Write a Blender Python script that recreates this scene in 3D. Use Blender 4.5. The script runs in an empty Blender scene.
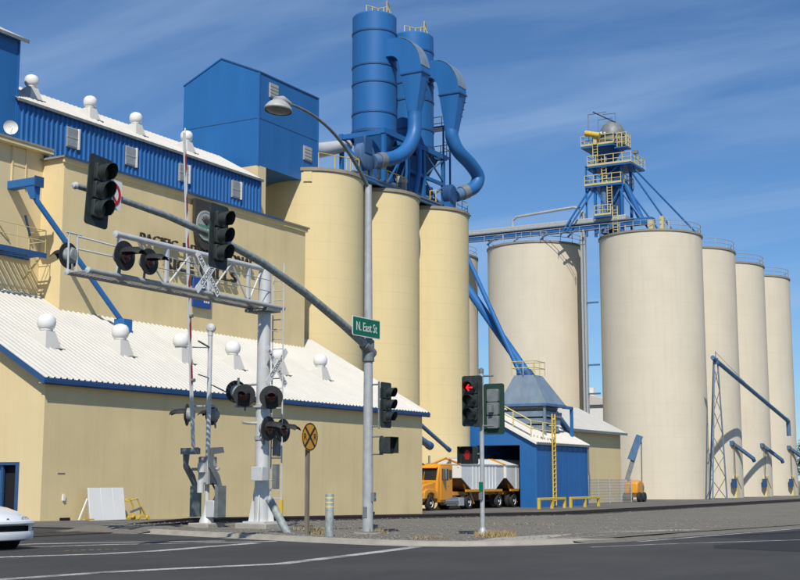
import bpy, bmesh, math, random
from mathutils import Vector, Matrix
random.seed(7)
R = math.radians
scene = bpy.context.scene
COL = scene.collection

# ------------------------------------------------------------------ camera
cam_d = bpy.data.cameras.new('camera'); cam = bpy.data.objects.new('camera', cam_d); COL.objects.link(cam)
YAW, PITCH = R(29.9), math.atan(190 / 1300)
cam.location = (0, 0, 1.6)
_fw = Vector((math.cos(YAW) * math.cos(PITCH), math.sin(YAW) * math.cos(PITCH), math.sin(PITCH)))
cam.rotation_euler = _fw.to_track_quat('-Z', 'Y').to_euler()
cam_d.sensor_width = 36.0; cam_d.lens = 36.0 * 1300 / 800
cam_d.clip_start = 0.1; cam_d.clip_end = 6000
scene.camera = cam

# ------------------------------------------------------------------ sky, sun, exposure
SUN_EL = R(48)
sun_h = Vector((-0.872, -0.49, 0)).normalized()
sun_dir = Vector((sun_h.x * math.cos(SUN_EL), sun_h.y * math.cos(SUN_EL), math.sin(SUN_EL)))
world = bpy.data.worlds.new('World'); scene.world = world; world.use_nodes = True
wn, wl = world.node_tree.nodes, world.node_tree.links
wn.clear()
w_out = wn.new('ShaderNodeOutputWorld'); w_bg = wn.new('ShaderNodeBackground')
sky = wn.new('ShaderNodeTexSky'); sky.sky_type = 'NISHITA'; sky.sun_disc = False
sky.sun_elevation = SUN_EL; sky.sun_rotation = math.atan2(sun_h.x, sun_h.y)
sky.altitude = 600; sky.air_density = 1.0; sky.dust_density = 0.15; sky.ozone_density = 4.0
w_bg.inputs['Strength'].default_value = 0.105
# thin cirrus: direction projected on a high flat layer, stretched noise
tc = wn.new('ShaderNodeTexCoord'); sep = wn.new('ShaderNodeSeparateXYZ'); wl.new(tc.outputs['Generated'], sep.inputs[0])
zz = wn.new('ShaderNodeMath'); zz.operation = 'ADD'; zz.inputs[1].default_value = 0.18; wl.new(sep.outputs['Z'], zz.inputs[0])
zm = wn.new('ShaderNodeMath'); zm.operation = 'MAXIMUM'; zm.inputs[1].default_value = 0.1; wl.new(zz.outputs[0], zm.inputs[0])
dx = wn.new('ShaderNodeMath'); dx.operation = 'DIVIDE'; wl.new(sep.outputs['X'], dx.inputs[0]); wl.new(zm.outputs[0], dx.inputs[1])
dy = wn.new('ShaderNodeMath'); dy.operation = 'DIVIDE'; wl.new(sep.outputs['Y'], dy.inputs[0]); wl.new(zm.outputs[0], dy.inputs[1])
cmb = wn.new('ShaderNodeCombineXYZ'); wl.new(dx.outputs[0], cmb.inputs[0]); wl.new(dy.outputs[0], cmb.inputs[1])
mp = wn.new('ShaderNodeMapping'); mp.inputs['Rotation'].default_value = (0, 0, R(35)); mp.inputs['Scale'].default_value = (2.6, 0.75, 1)
wl.new(cmb.outputs[0], mp.inputs[0])
nz = wn.new('ShaderNodeTexNoise'); nz.inputs['Scale'].default_value = 1.5; nz.inputs['Detail'].default_value = 7; nz.inputs['Roughness'].default_value = 0.55; nz.inputs['Distortion'].default_value = 0.5
wl.new(mp.outputs[0], nz.inputs['Vector'])
cr = wn.new('ShaderNodeValToRGB'); cr.color_ramp.elements[0].position = 0.40; cr.color_ramp.elements[0].color = (0, 0, 0, 1)
cr.color_ramp.elements[1].position = 0.78; cr.color_ramp.elements[1].color = (0.5, 0.5, 0.5, 1)
wl.new(nz.outputs['Fac'], cr.inputs[0])
tint = wn.new('ShaderNodeMix'); tint.data_type = 'RGBA'; tint.blend_type = 'MULTIPLY'; tint.inputs[0].default_value = 1.0
tint.inputs[7].default_value = (0.60, 0.80, 0.98, 1)
wl.new(sky.outputs[0], tint.inputs[6])
mixc = wn.new('ShaderNodeMix'); mixc.data_type = 'RGBA'; mixc.inputs[7].default_value = (3.7, 5.2, 7.5, 1)
wl.new(cr.outputs[0], mixc.inputs[0]); wl.new(tint.outputs[2], mixc.inputs[6])
wl.new(mixc.outputs[2], w_bg.inputs['Color']); wl.new(w_bg.outputs[0], w_out.inputs['Surface'])

sun_d = bpy.data.lights.new('sun', 'SUN'); sun_d.energy = 4.35; sun_d.angle = R(0.53); sun_d.color = (1.0, 0.95, 0.86)
sun = bpy.data.objects.new('sun', sun_d); COL.objects.link(sun); sun.location = (0, 0, 60)
sun.rotation_euler = (-sun_dir).to_track_quat('-Z', 'Y').to_euler()
vs = scene.view_settings
vs.view_transform = 'Standard'; vs.look = 'None'; vs.exposure = 0.0; vs.gamma = 1.0; vs.use_curve_mapping = False

# ------------------------------------------------------------------ materials
def mat(name, col, rough=0.7, metal=0.0, var=0.08, scale=1.0, stretch=(1, 1, 1), bump=0.0, bscale=20.0, spec=0.35,
        stain=None, sstretch=(1.2, 1.2, 0.06), samt=0.0, emit=None, estr=0.0, coat=0.0, band=None):
    m = bpy.data.materials.new(name); m.use_nodes = True
    n, l = m.node_tree.nodes, m.node_tree.links
    b = n['Principled BSDF']
    b.inputs['Roughness'].default_value = rough; b.inputs['Metallic'].default_value = metal
    b.inputs['Specular IOR Level'].default_value = spec
    if coat: b.inputs['Coat Weight'].default_value = coat; b.inputs['Coat Roughness'].default_value = 0.08
    geo = n.new('ShaderNodeNewGeometry')
    mpn = n.new('ShaderNodeMapping'); mpn.inputs['Scale'].default_value = stretch; l.new(geo.outputs['Position'], mpn.inputs[0])
    no = n.new('ShaderNodeTexNoise'); no.inputs['Scale'].default_value = scale; no.inputs['Detail'].default_value = 6; no.inputs['Roughness'].default_value = 0.6
    l.new(mpn.outputs[0], no.inputs['Vector'])
    rp = n.new('ShaderNodeValToRGB')
    rp.color_ramp.elements[0].position = 0.3; rp.color_ramp.elements[1].position = 0.7
    rp.color_ramp.elements[0].color = (*[max(0, c * (1 - var)) for c in col], 1)
    rp.color_ramp.elements[1].color = (*[min(1, c * (1 + var)) for c in col], 1)
    l.new(no.outputs['Fac'], rp.inputs[0])
    last = rp.outputs[0]
    if stain:
        m2 = n.new('ShaderNodeMapping'); m2.inputs['Scale'].default_value = sstretch; l.new(geo.outputs['Position'], m2.inputs[0])
        n2 = n.new('ShaderNodeTexNoise'); n2.inputs['Scale'].default_value = 1.6; n2.inputs['Detail'].default_value = 8; n2.inputs['Roughness'].default_value = 0.65
        l.new(m2.outputs[0], n2.inputs['Vector'])
        r2 = n.new('ShaderNodeValToRGB'); r2.color_ramp.elements[0].position = 0.5; r2.color_ramp.elements[1].position = 0.78
        r2.color_ramp.elements[0].color = (0, 0, 0, 1); r2.color_ramp.elements[1].color = (samt, samt, samt, 1)
        l.new(n2.outputs['Fac'], r2.inputs[0])
        mx = n.new('ShaderNodeMix'); mx.data_type = 'RGBA'; mx.inputs[7].default_value = (*stain, 1)
        l.new(r2.outputs[0], mx.inputs[0]); l.new(last, mx.inputs[6]); last = mx.outputs[2]
    hgt = None
    if band:                                   # horizontal pour lines: thin, uneven, slightly darker
        sp, amt = band
        s3 = n.new('ShaderNodeSeparateXYZ'); l.new(geo.outputs['Position'], s3.inputs[0])
        md = n.new('ShaderNodeMath'); md.operation = 'MULTIPLY'; md.inputs[1].default_value = 1 / sp; l.new(s3.outputs['Z'], md.inputs[0])
        fr = n.new('ShaderNodeMath'); fr.operation = 'FRACT'; l.new(md.outputs[0], fr.inputs[0])
        r3 = n.new('ShaderNodeValToRGB'); e = r3.color_ramp.elements
        e[0].position = 0.0; e[0].color = (amt, amt, amt, 1); e[1].position = 0.09; e[1].color = (0, 0, 0, 1)
        l.new(fr.outputs[0], r3.inputs[0])
        n4 = n.new('ShaderNodeTexNoise'); n4.inputs['Scale'].default_value = 0.35; l.new(geo.outputs['Position'], n4.inputs['Vector'])
        ml = n.new('ShaderNodeMath'); ml.operation = 'MULTIPLY'; l.new(r3.outputs[0], ml.inputs[0]); l.new(n4.outputs['Fac'], ml.inputs[1])
        mx = n.new('ShaderNodeMix'); mx.data_type = 'RGBA'; mx.inputs[7].default_value = (col[0] * .6, col[1] * .58, col[2] * .55, 1)
        l.new(ml.outputs[0], mx.inputs[0]); l.new(last, mx.inputs[6]); last = mx.outputs[2]
    l.new(last, b.inputs['Base Color'])
    if bump:
        nb = n.new('ShaderNodeTexNoise'); nb.inputs['Scale'].default_value = bscale; nb.inputs['Detail'].default_value = 5
        l.new(geo.outputs['Position'], nb.inputs['Vector'])
        bp = n.new('ShaderNodeBump'); bp.inputs['Strength'].default_value = bump; bp.inputs['Distance'].default_value = 0.05
        l.new(nb.outputs['Fac'], bp.inputs['Height']); l.new(bp.outputs[0], b.inputs['Normal'])
    if emit:
        b.inputs['Emission Color'].default_value = (*emit, 1); b.inputs['Emission Strength'].default_value = estr
    return m

dirt = (0.30, 0.24, 0.15)
MT = dict(
    cream=mat('cream stucco', (0.735, 0.595, 0.345), 0.9, var=0.035, scale=0.5, bump=0.08, bscale=16, spec=0.2, stain=(0.42, 0.34, 0.21), samt=0.16),
    tan=mat('tan stucco', (0.755, 0.60, 0.325), 0.92, var=0.07, scale=0.4, bump=0.10, bscale=16, spec=0.15, stain=(0.40, 0.32, 0.20), samt=0.2),
    silo_y=mat('cream painted concrete', (0.735, 0.60, 0.33), 0.88, var=0.035, scale=0.35, bump=0.15, bscale=6, spec=0.2, stain=(0.5, 0.4, 0.25), samt=0.22, band=(1.22, 0.28)),
    silo_w=mat('pale painted concrete', (0.685, 0.61, 0.475), 0.88, var=0.04, scale=0.3, bump=0.15, bscale=5, spec=0.2, stain=(0.48, 0.41, 0.30), samt=0.25, band=(1.22, 0.22)),
    rim=mat('grey-brown rim with shadow', (0.30, 0.26, 0.20), 0.9, var=0.15),  # silo rims: shadow put into the colour; cornices: own grey-brown
    blue=mat('blue painted steel', (0.022, 0.138, 0.375), 0.45, var=0.10, scale=0.8, stretch=(1, 1, .25), spec=0.4, stain=(0.04, 0.11, 0.25), samt=0.3),
    blue_s=mat('blue siding', (0.020, 0.128, 0.37), 0.5, var=0.08, scale=0.6, spec=0.35, stain=(0.05, 0.15, 0.33), samt=0.25),
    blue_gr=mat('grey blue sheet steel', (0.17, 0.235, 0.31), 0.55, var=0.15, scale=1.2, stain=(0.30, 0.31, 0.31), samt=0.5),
    blue_g=mat('faded blue steel', (0.075, 0.155, 0.29), 0.55, var=0.15, scale=1.2, stain=(0.25, 0.28, 0.3), samt=0.4),
    trim=mat('blue trim', (0.028, 0.085, 0.215), 0.45, var=0.1),
    white_roof=mat('white roofing sheet', (0.60, 0.575, 0.52), 0.55, var=0.05, scale=0.6, spec=0.35, stain=(0.46, 0.42, 0.35), sstretch=(0.9, 0.18, 0.2), samt=0.22),
    white=mat('white paint', (0.78, 0.77, 0.73), 0.5, var=0.03),
    galv=mat('galvanised steel', (0.43, 0.45, 0.45), 0.5, 0.15, var=0.14, scale=5, stain=(0.30, 0.29, 0.27), samt=0.3, sstretch=(4, 4, .5)),
    galv_b=mat('mottled old galvanising', (0.30, 0.33, 0.32), 0.65, 0.15, var=0.35, scale=7, stain=(0.16, 0.15, 0.13), samt=0.6, sstretch=(5, 5, 2)),
    galv_d=mat('dull grey steel', (0.20, 0.22, 0.22), 0.55, 0.2, var=0.2, scale=4),
    alu=mat('brushed aluminium', (0.62, 0.62, 0.60), 0.45, 0.2, var=0.08, scale=3, stain=(0.42, 0.41, 0.39), samt=0.35, sstretch=(5, 5, .6)),
    alu_d=mat('weathered aluminium', (0.44, 0.44, 0.42), 0.6, 0.2, var=0.15, scale=6),
    black=mat('flat black paint', (0.022, 0.024, 0.024), 0.6, var=0.25, scale=6, spec=0.35),
    signal=mat('dark signal enamel', (0.026, 0.034, 0.032), 0.5, var=0.3, scale=5, spec=0.4, stain=(0.09, 0.10, 0.09), samt=0.4, sstretch=(5, 5, 1)),
    signal_g=mat('dark green enamel', (0.018, 0.052, 0.034), 0.55, var=0.15, scale=3),
    yellow=mat('yellow rail paint', (0.66, 0.46, 0.06), 0.55, var=0.12, scale=3, stain=(0.3, 0.22, 0.1), samt=0.35, sstretch=(3, 3, 2)),
    yellow_p=mat('faded yellow rail paint', (0.60, 0.50, 0.22), 0.6, var=0.12, scale=3),
    orange=mat('amber truck paint', (0.72, 0.30, 0.018), 0.35, var=0.06, scale=2, spec=0.5, coat=0.3, stain=(0.35, 0.18, 0.05), samt=0.3, sstretch=(2, 2, 1)),
    rust=mat('dusty brown steel', (0.16, 0.095, 0.05), 0.8, var=0.3, scale=3),
    hopper=mat('dusty white steel panel', (0.66, 0.68, 0.68), 0.6, var=0.06, scale=2, stain=(0.4, 0.36, 0.3), samt=0.35, sstretch=(4, 4, .6)),
    tyre=mat('tyre rubber', (0.03, 0.03, 0.03), 0.85, var=0.3, scale=8),
    glass=mat('dark glass', (0.015, 0.02, 0.025), 0.08, var=0.1, spec=0.6),
    pane=mat('dusty window pane', (0.27, 0.28, 0.28), 0.25, var=0.2, scale=2, spec=0.5),
    lens_off=mat('unlit smoked lens', (0.10, 0.095, 0.07), 0.2, var=0.2, spec=0.6),
    lens_red=mat('unlit red lens', (0.10, 0.012, 0.01), 0.2, var=0.2, spec=0.6),
    red_on=mat('lit red lamp', (0.8, 0.02, 0.02), 0.4, emit=(1.0, 0.02, 0.035), estr=1.6),
    red_dim=mat('lit red hand', (0.22, 0.012, 0.015), 0.4, emit=(1.0, 0.02, 0.02), estr=0.10),
    red=mat('red sign film', (0.50, 0.02, 0.03), 0.5),
    red_g=mat('faded red film', (0.36, 0.03, 0.04), 0.55, var=0.15, scale=4),
    green=mat('green sign film', (0.0, 0.155, 0.075), 0.45, var=0.04),
    sign_y=mat('amber sign film', (0.62, 0.30, 0.03), 0.5, var=0.08, scale=4),
    wood=mat('weathered post timber', (0.20, 0.165, 0.125), 0.9, var=0.25, scale=3, stretch=(6, 6, .6)),
    letter=mat('dark bronze lettering', (0.035, 0.030, 0.026), 0.5, var=0.2),
    brown=mat('dark brown sign plate', (0.055, 0.048, 0.040), 0.6, var=0.15),
    emb_grey=mat('emblem grey', (0.36, 0.37, 0.36), 0.6, var=0.1),
    emb_green=mat('emblem green', (0.07, 0.26, 0.15), 0.6, var=0.1),
    sign_blue=mat('blue sign face', (0.025, 0.07, 0.28), 0.5, var=0.08),
    concrete=mat('concrete', (0.36, 0.335, 0.285), 0.9, var=0.14, scale=2.5, bump=0.2, bscale=30, stain=(0.25, 0.22, 0.18), samt=0.5, sstretch=(1, 1, 1)),
    paint=mat('worn road paint', (0.55, 0.54, 0.50), 0.8, var=0.18, scale=3, stain=(0.12, 0.12, 0.115), samt=0.85, sstretch=(2.2, 2.2, 1)),
    paint_y=mat('worn yellow road paint', (0.42, 0.33, 0.12), 0.8, var=0.2, scale=4, stain=(0.10, 0.10, 0.09), samt=0.9, sstretch=(4, 4, 1)),
    rail=mat('dark rail steel', (0.075, 0.055, 0.045), 0.6, 0.3, var=0.2, scale=3),
    tie=mat('creosote timber', (0.05, 0.042, 0.035), 0.9, var=0.3, scale=4),
    stone=mat('grey stones', (0.21, 0.198, 0.175), 0.95, var=0.35, scale=9),
    car=mat('white car paint', (0.80, 0.81, 0.82), 0.25, var=0.01, spec=0.5, coat=0.6),
    dark=mat('dark interior', (0.012, 0.012, 0.013), 0.9, var=0.2),
    leaf=mat('dull green leaves', (0.055, 0.085, 0.030), 0.7, var=0.4, scale=2.5),
    leaf2=mat('dark green leaves', (0.038, 0.065, 0.025), 0.7, var=0.4, scale=2.5),
    bark=mat('bark', (0.10, 0.075, 0.05), 0.95, var=0.3, scale=4),
    weed=mat('dry weeds', (0.34, 0.25, 0.11), 0.95, var=0.3, scale=5),
    headlamp=mat('headlamp plastic', (0.5, 0.52, 0.55), 0.1, var=0.1, spec=0.7),
    chrome=mat('bright metal', (0.6, 0.6, 0.6), 0.2, 0.9, var=0.05),
)

def ground_mat(name, col, spots, bsc, bst, crack=False, patch=None):
    m = bpy.data.materials.new(name); m.use_nodes = True
    n, l = m.node_tree.nodes, m.node_tree.links; b = n['Principled BSDF']; b.inputs['Roughness'].default_value = 0.92
    b.inputs['Specular IOR Level'].default_value = 0.2
    geo = n.new('ShaderNodeNewGeometry')
    def noise(sc, det, vec=None):
        t = n.new('ShaderNodeTexNoise'); t.inputs['Scale'].default_value = sc; t.inputs['Detail'].default_value = det; t.inputs['Roughness'].default_value = 0.65
        l.new(vec or geo.outputs['Position'], t.inputs['Vector']); return t.outputs['Fac']
    r1 = n.new('ShaderNodeValToRGB'); r1.color_ramp.elements[0].position = 0.28; r1.color_ramp.elements[1].position = 0.74
    r1.color_ramp.elements[0].color = (*[c * 0.66 for c in col], 1); r1.color_ramp.elements[1].color = (*[c * 1.35 for c in col], 1)
    l.new(noise(bsc, 4), r1.inputs[0])
    r2 = n.new('ShaderNodeValToRGB'); r2.color_ramp.elements[0].position = 0.42; r2.color_ramp.elements[1].position = 0.66
    r2.color_ramp.elements[0].color = (0, 0, 0, 1); r2.color_ramp.elements[1].color = (0.75, 0.75, 0.75, 1)
    l.new(noise(0.22, 7), r2.inputs[0])
    mx = n.new('ShaderNodeMix'); mx.data_type = 'RGBA'; mx.inputs[7].default_value = (*spots, 1)
    l.new(r2.outputs[0], mx.inputs[0]); l.new(r1.outputs[0], mx.inputs[6]); last = mx.outputs[2]
    if crack:
        mpn = n.new('ShaderNodeMapping'); mpn.inputs['Scale'].default_value = (0.06, 0.35, 1); l.new(geo.outputs['Position'], mpn.inputs[0])
        r4 = n.new('ShaderNodeValToRGB'); r4.color_ramp.elements[0].position = 0.45; r4.color_ramp.elements[1].position = 0.7
        r4.color_ramp.elements[0].color = (0, 0, 0, 1); r4.color_ramp.elements[1].color = (0.5, 0.5, 0.5, 1)
        l.new(noise(1.2, 6, mpn.outputs[0]), r4.inputs[0])
        mx2 = n.new('ShaderNodeMix'); mx2.data_type = 'RGBA'; mx2.inputs[7].default_value = (*[c * 1.5 for c in col], 1)
        l.new(r4.outputs[0], mx2.inputs[0]); l.new(last, mx2.inputs[6]); last = mx2.outputs[2]
    l.new(last, b.inputs['Base Color'])
    bp = n.new('ShaderNodeBump'); bp.inputs['Strength'].default_value = bst; bp.inputs['Distance'].default_value = 0.03
    l.new(noise(bsc * 1.5, 3), bp.inputs['Height']); l.new(bp.outputs[0], b.inputs['Normal'])
    return m
MT['asphalt'] = ground_mat('asphalt', (0.057, 0.057, 0.057), (0.080, 0.078, 0.073), 28, 0.5, True)
MT['asphalt_dark'] = ground_mat('dark asphalt area', (0.036, 0.037, 0.040), (0.042, 0.042, 0.044), 28, 0.4)
MT['yard'] = ground_mat('dusty yard paving', (0.13, 0.125, 0.115), (0.20, 0.185, 0.155), 12, 0.4)
MT['gravel'] = ground_mat('gravel', (0.175, 0.163, 0.137), (0.205, 0.188, 0.155), 9, 1.0)
MT['earth'] = ground_mat('dry earth', (0.24, 0.20, 0.14), (0.20, 0.19, 0.10), 1.2, 0.3)

def worn_paint(name, col):
    m = bpy.data.materials.new(name); m.use_nodes = True; n, l = m.node_tree.nodes, m.node_tree.links; b = n['Principled BSDF']; b.inputs['Roughness'].default_value = 0.85
    geo = n.new('ShaderNodeNewGeometry'); last = None
    for sc, p0, p1 in ((0.9, .33, .56), (14, .30, .56)):
        t = n.new('ShaderNodeTexNoise'); t.inputs['Scale'].default_value = sc; t.inputs['Detail'].default_value = 8; t.inputs['Roughness'].default_value = .7; l.new(geo.outputs['Position'], t.inputs['Vector'])
        r = n.new('ShaderNodeMapRange'); r.inputs[1].default_value = p0; r.inputs[2].default_value = p1; l.new(t.outputs['Fac'], r.inputs[0])
        if last is None: last = r.outputs[0]
        else:
            mu = n.new('ShaderNodeMath'); mu.operation = 'MULTIPLY'; l.new(last, mu.inputs[0]); l.new(r.outputs[0], mu.inputs[1]); last = mu.outputs[0]
    mx = n.new('ShaderNodeMix'); mx.data_type = 'RGBA'; mx.inputs[6].default_value = (.07, .069, .067, 1); mx.inputs[7].default_value = (*col, 1)
    l.new(last, mx.inputs[0]); l.new(mx.outputs[2], b.inputs['Base Color']); return m
MT['paint'] = worn_paint('worn road paint', (.62, .61, .57)); MT['paint_y'] = worn_paint('worn yellow paint', (.5, .38, .12))

# ------------------------------------------------------------------ mesh helpers
class M:
    def __init__(s): s.v = []; s.f = []
    def add(s, vs, fs):
        n = len(s.v); s.v += [tuple(p) for p in vs]; s.f += [tuple(i + n for i in f) for f in fs]; return s
    def box(s, x0, x1, y0, y1, z0, z1):
        return s.add([(x, y, z) for z in (z0, z1) for y in (y0, y1) for x in (x0, x1)],
                     [(0, 2, 3, 1), (4, 5, 7, 6), (0, 1, 5, 4), (2, 6, 7, 3), (0, 4, 6, 2), (1, 3, 7, 5)])
    def beam(s, p, q, w, h=None, up=(0, 0, 1)):
        p, q = Vector(p), Vector(q); h = h or w; d = (q - p).normalized(); u = Vector(up)
        if abs(d.dot(u)) > 0.98: u = Vector((1, 0, 0))
        a = d.cross(u).normalized(); b = a.cross(d).normalized()
        c = [p + a * (i * w / 2) + b * (j * h / 2) for i, j in ((-1, -1), (1, -1), (1, 1), (-1, 1))]
        c += [x + (q - p) for x in c]
        return s.add(c, [(3, 2, 1, 0), (4, 5, 6, 7), (0, 1, 5, 4), (1, 2, 6, 5), (2, 3, 7, 6), (3, 0, 4, 7)])
    def tube(s, pts, r, n=10, cap=True):
        pts = [Vector(p) for p in pts]; k = len(pts); rs = r if isinstance(r, (list, tuple)) else [r] * k
        tg = [(pts[min(i + 1, k - 1)] - pts[max(i - 1, 0)]).normalized() for i in range(k)]
        u = Vector((0, 0, 1)) if abs(tg[0].z) < 0.9 else Vector((1, 0, 0))
        a = tg[0].cross(u).normalized(); vs, fs = [], []
        for i in range(k):
            a = (a - tg[i] * a.dot(tg[i])).normalized(); b = tg[i].cross(a)
            for j in range(n):
                t = 2 * math.pi * j / n; vs.append(pts[i] + (a * math.cos(t) + b * math.sin(t)) * rs[i])
        for i in range(k - 1):
            for j in range(n):
                fs.append((i * n + j, i * n + (j + 1) % n, (i + 1) * n + (j + 1) % n, (i + 1) * n + j))
        if cap: fs.append(tuple(range(n - 1, -1, -1))); fs.append(tuple(range((k - 1) * n, k * n)))
        return s.add(vs, fs)
    def lathe(s, prof, c=(0, 0, 0), n=24, axis='z', a0=0.0, a1=2 * math.pi, cap=True):
        full = abs(a1 - a0) > 6.28; m = n if full else n + 1; vs, fs = [], []
        for r, z in prof:
            for j in range(m):
                t = a0 + (a1 - a0) * j / n; x, y = r * math.cos(t), r * math.sin(t)
                q = (x, y, z) if axis == 'z' else ((x, -z, y) if axis == 'y' else (z, x, y))   # axis y: +z of profile points to -Y (the front)
                vs.append((q[0] + c[0], q[1] + c[1], q[2] + c[2]))
        for i in range(len(prof) - 1):
            for j in range(n):
                k = (j + 1) % m; fs.append((i * m + j, i * m + k, (i + 1) * m + k, (i + 1) * m + j))
        if cap and full:
            if prof[0][0] > 1e-4: fs.append(tuple(range(m - 1, -1, -1)))
            if prof[-1][0] > 1e-4: fs.append(tuple(range((len(prof) - 1) * m, len(prof) * m)))
        return s.add(vs, fs)
    def prism(s, poly, axis, a, b):
        def P(q, t): return {'x': (t, q[0], q[1]), 'y': (q[0], t, q[1]), 'z': (q[0], q[1], t)}[axis]
        n = len(poly); vs = [P(q, a) for q in poly] + [P(q, b) for q in poly]
        return s.add(vs, [tuple(range(n - 1, -1, -1)), tuple(range(n, 2 * n))] + [(i, (i + 1) % n, n + (i + 1) % n, n + i) for i in range(n)])
    def poly(s, pts): return s.add(pts, [tuple(range(len(pts)))])
    def xf(s, mtx): s.v = [tuple(mtx @ Vector(p)) for p in s.v]; return s
    def join(s, o): return s.add(o.v, o.f)

OFF = {}
def obj(name, m, material, parent=None, at=None, smooth=0.6, bevel=0.0, mesh=None):
    off = OFF.get(parent, Vector((0, 0, 0))) if parent else Vector(at or (0, 0, 0))
    if mesh is None:
        me = bpy.data.meshes.new(name)
        me.from_pydata([(p[0] - off.x, p[1] - off.y, p[2] - off.z) for p in m.v], [], m.f)
        bm = bmesh.new(); bm.from_mesh(me); bmesh.ops.remove_doubles(bm, verts=bm.verts, dist=1e-5)
        bmesh.ops.recalc_face_normals(bm, faces=bm.faces); bm.to_mesh(me); bm.free()
        if smooth:
            for p in me.polygons: p.use_smooth = True
            me.set_sharp_from_angle(angle=smooth)
        me.materials.append(MT[material] if isinstance(material, str) else material)
    else: me = mesh
    o = bpy.data.objects.new(name, me); COL.objects.link(o)
    if parent: o.parent = parent; OFF[o] = off
    else: o.location = off; OFF[o] = off
    if bevel:
        bv = o.modifiers.new('bevel', 'BEVEL'); bv.width = bevel; bv.segments = 2; bv.limit_method = 'ANGLE'
    return o
def tag(o, label, cat, group=None):
    o['label'] = label; o['category'] = cat
    if group: o['group'] = group
    return o
def thing(name, label, cat, loc=(0, 0, 0), group=None, rz=0.0, local=False):
    o = bpy.data.objects.new(name, None); COL.objects.link(o); o.location = loc; o.rotation_euler = (0, 0, rz)
    o.empty_display_size = 0.3; OFF[o] = Vector((0, 0, 0)) if local else Vector(loc)
    return tag(o, label, cat, group)
def struct(name, m, material, smooth=0.6):
    o = obj(name, m, material, smooth=smooth); o['kind'] = 'structure'; return o
def copy_tree(o, parent=None):
    c = o.copy(); COL.objects.link(c)
    if parent: c.parent = parent
    for ch in [x for x in o.children]: copy_tree(ch, c)
    return c
def text_mesh(body, size, extrude=0.004, align='CENTER', narrow=1.0):
    cu = bpy.data.curves.new('lettering', 'FONT'); cu.body = body; cu.size = size; cu.extrude = extrude
    cu.align_x = align; cu.align_y = 'CENTER'; cu.resolution_u = 3
    o = bpy.data.objects.new('lettering', cu); COL.objects.link(o)
    bpy.context.view_layer.update()
    me = bpy.data.meshes.new_from_object(o.evaluated_get(bpy.context.evaluated_depsgraph_get()))
    m = M(); m.v = [(v.co.x * narrow, v.co.y, v.co.z) for v in me.vertices]; m.f = [tuple(p.vertices) for p in me.polygons]
    bpy.data.objects.remove(o); bpy.data.curves.remove(cu); bpy.data.meshes.remove(me)
    return m
# text faces: local x -> right seen from the front, front towards -Y
FRONT = Matrix.Rotation(R(90), 4, 'X')
def zg(x): return 0.0 if x < 36 else (-0.45 if x > 68 else -0.45 * (x - 36) / 32)
def arc(c, r, a0, a1, n, plane='xz'):
    out = []
    for i in range(n + 1):
        t = a0 + (a1 - a0) * i / n; p, q = r * math.cos(t), r * math.sin(t)
        out.append((c[0] + p, c[1], c[2] + q) if plane == 'xz' else (c[0] + p, c[1] + q, c[2]) if plane == 'xy' else (c[0], c[1] + p, c[2] + q))
    return out
def bez(p0, p1, p2, p3, n=12):
    p0, p1, p2, p3 = map(Vector, (p0, p1, p2, p3)); out = []
    for i in range(n + 1):
        t = i / n; out.append(p0 * (1 - t) ** 3 + p1 * 3 * t * (1 - t) ** 2 + p2 * 3 * t * t * (1 - t) + p3 * t ** 3)
    return out
def rail_run(m, pts, h=1.05, r=0.025, step=1.5, rails=(1.0, 0.52), n=5, posts=True):
    pts = [Vector(p) for p in pts]
    for f in rails: m.tube([p + Vector((0, 0, h * f)) for p in pts], r, n)
    if posts:
        for a, b in zip(pts, pts[1:]):
            k = max(1, round((b - a).length / step))
            for i in range(k + 1): q = a.lerp(b, i / k); m.tube([q, q + Vector((0, 0, h))], r, n)
    return m
def ladder(p, q, side, w=0.4, r=0.022, step=0.32):
    m = M(); p, q, s = Vector(p), Vector(q), Vector(side).normalized() * w / 2
    m.tube([p + s, q + s], r, 6); m.tube([p - s, q - s], r, 6); L = (q - p).length
    for i in range(1, int(L / step)): c = p.lerp(q, i * step / L); m.tube([c - s, c + s], r * .8, 5)
    return m
def ribbed(p, along, up, nrm, length, height, pitch, depth, rib):
    """sheet with trapezoid ribs: p corner, ribs run along 'up', repeat along 'along'."""
    p, a, u, nn = Vector(p), Vector(along).normalized(), Vector(up).normalized(), Vector(nrm).normalized()
    prof = []; k = int(length / pitch)
    for i in range(k):
        x = i * length / k; w = length / k
        prof += [(x, 0), (x + w - rib, 0), (x + w - rib * .72, depth), (x + w - rib * .28, depth)]
    prof.append((length, 0)); m = M(); n = len(prof)
    vs = [p + a * x + nn * y for x, y in prof]; vs += [v + u * height for v in vs]
    m.add(vs, [(i, i + 1, n + i + 1, n + i) for i in range(n - 1)])
    return m

# ------------------------------------------------------------------ ground, road, kerb, track
struct('ground', M().add([(-2500, -2500, -0.66), (3000, -2500, -0.66), (3000, 3000, -0.66), (-2500, 3000, -0.66)], [(0, 1, 2, 3)]), 'earth')
m = M(); xs = [-80, 30, 36, 44, 52, 60, 68, 420]
for a, b in zip(xs, xs[1:]):
    y1 = 160 if a < 30 else 13.5
    m.add([(a, -90, zg(a)), (b, -90, zg(b)), (b, y1, zg(b)), (a, y1, zg(a))], [(0, 1, 2, 3)])
m.add([(30, 13.5, 0), (34.2, 13.5, 0), (34.2, 160, 0), (30, 160, 0)], [(0, 1, 2, 3)])
struct('road', m, 'asphalt')
m = M(); xs = [32.6, 36, 44, 52, 60, 68, 420]
for a, b in zip(xs, xs[1:]): m.add([(a, 30.3, zg(a) + .03), (b, 30.3, zg(b) + .03), (b, 160, zg(b) + .03), (a, 160, zg(a) + .03)], [(0, 1, 2, 3)])
struct('yard', m, 'yard')
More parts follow.
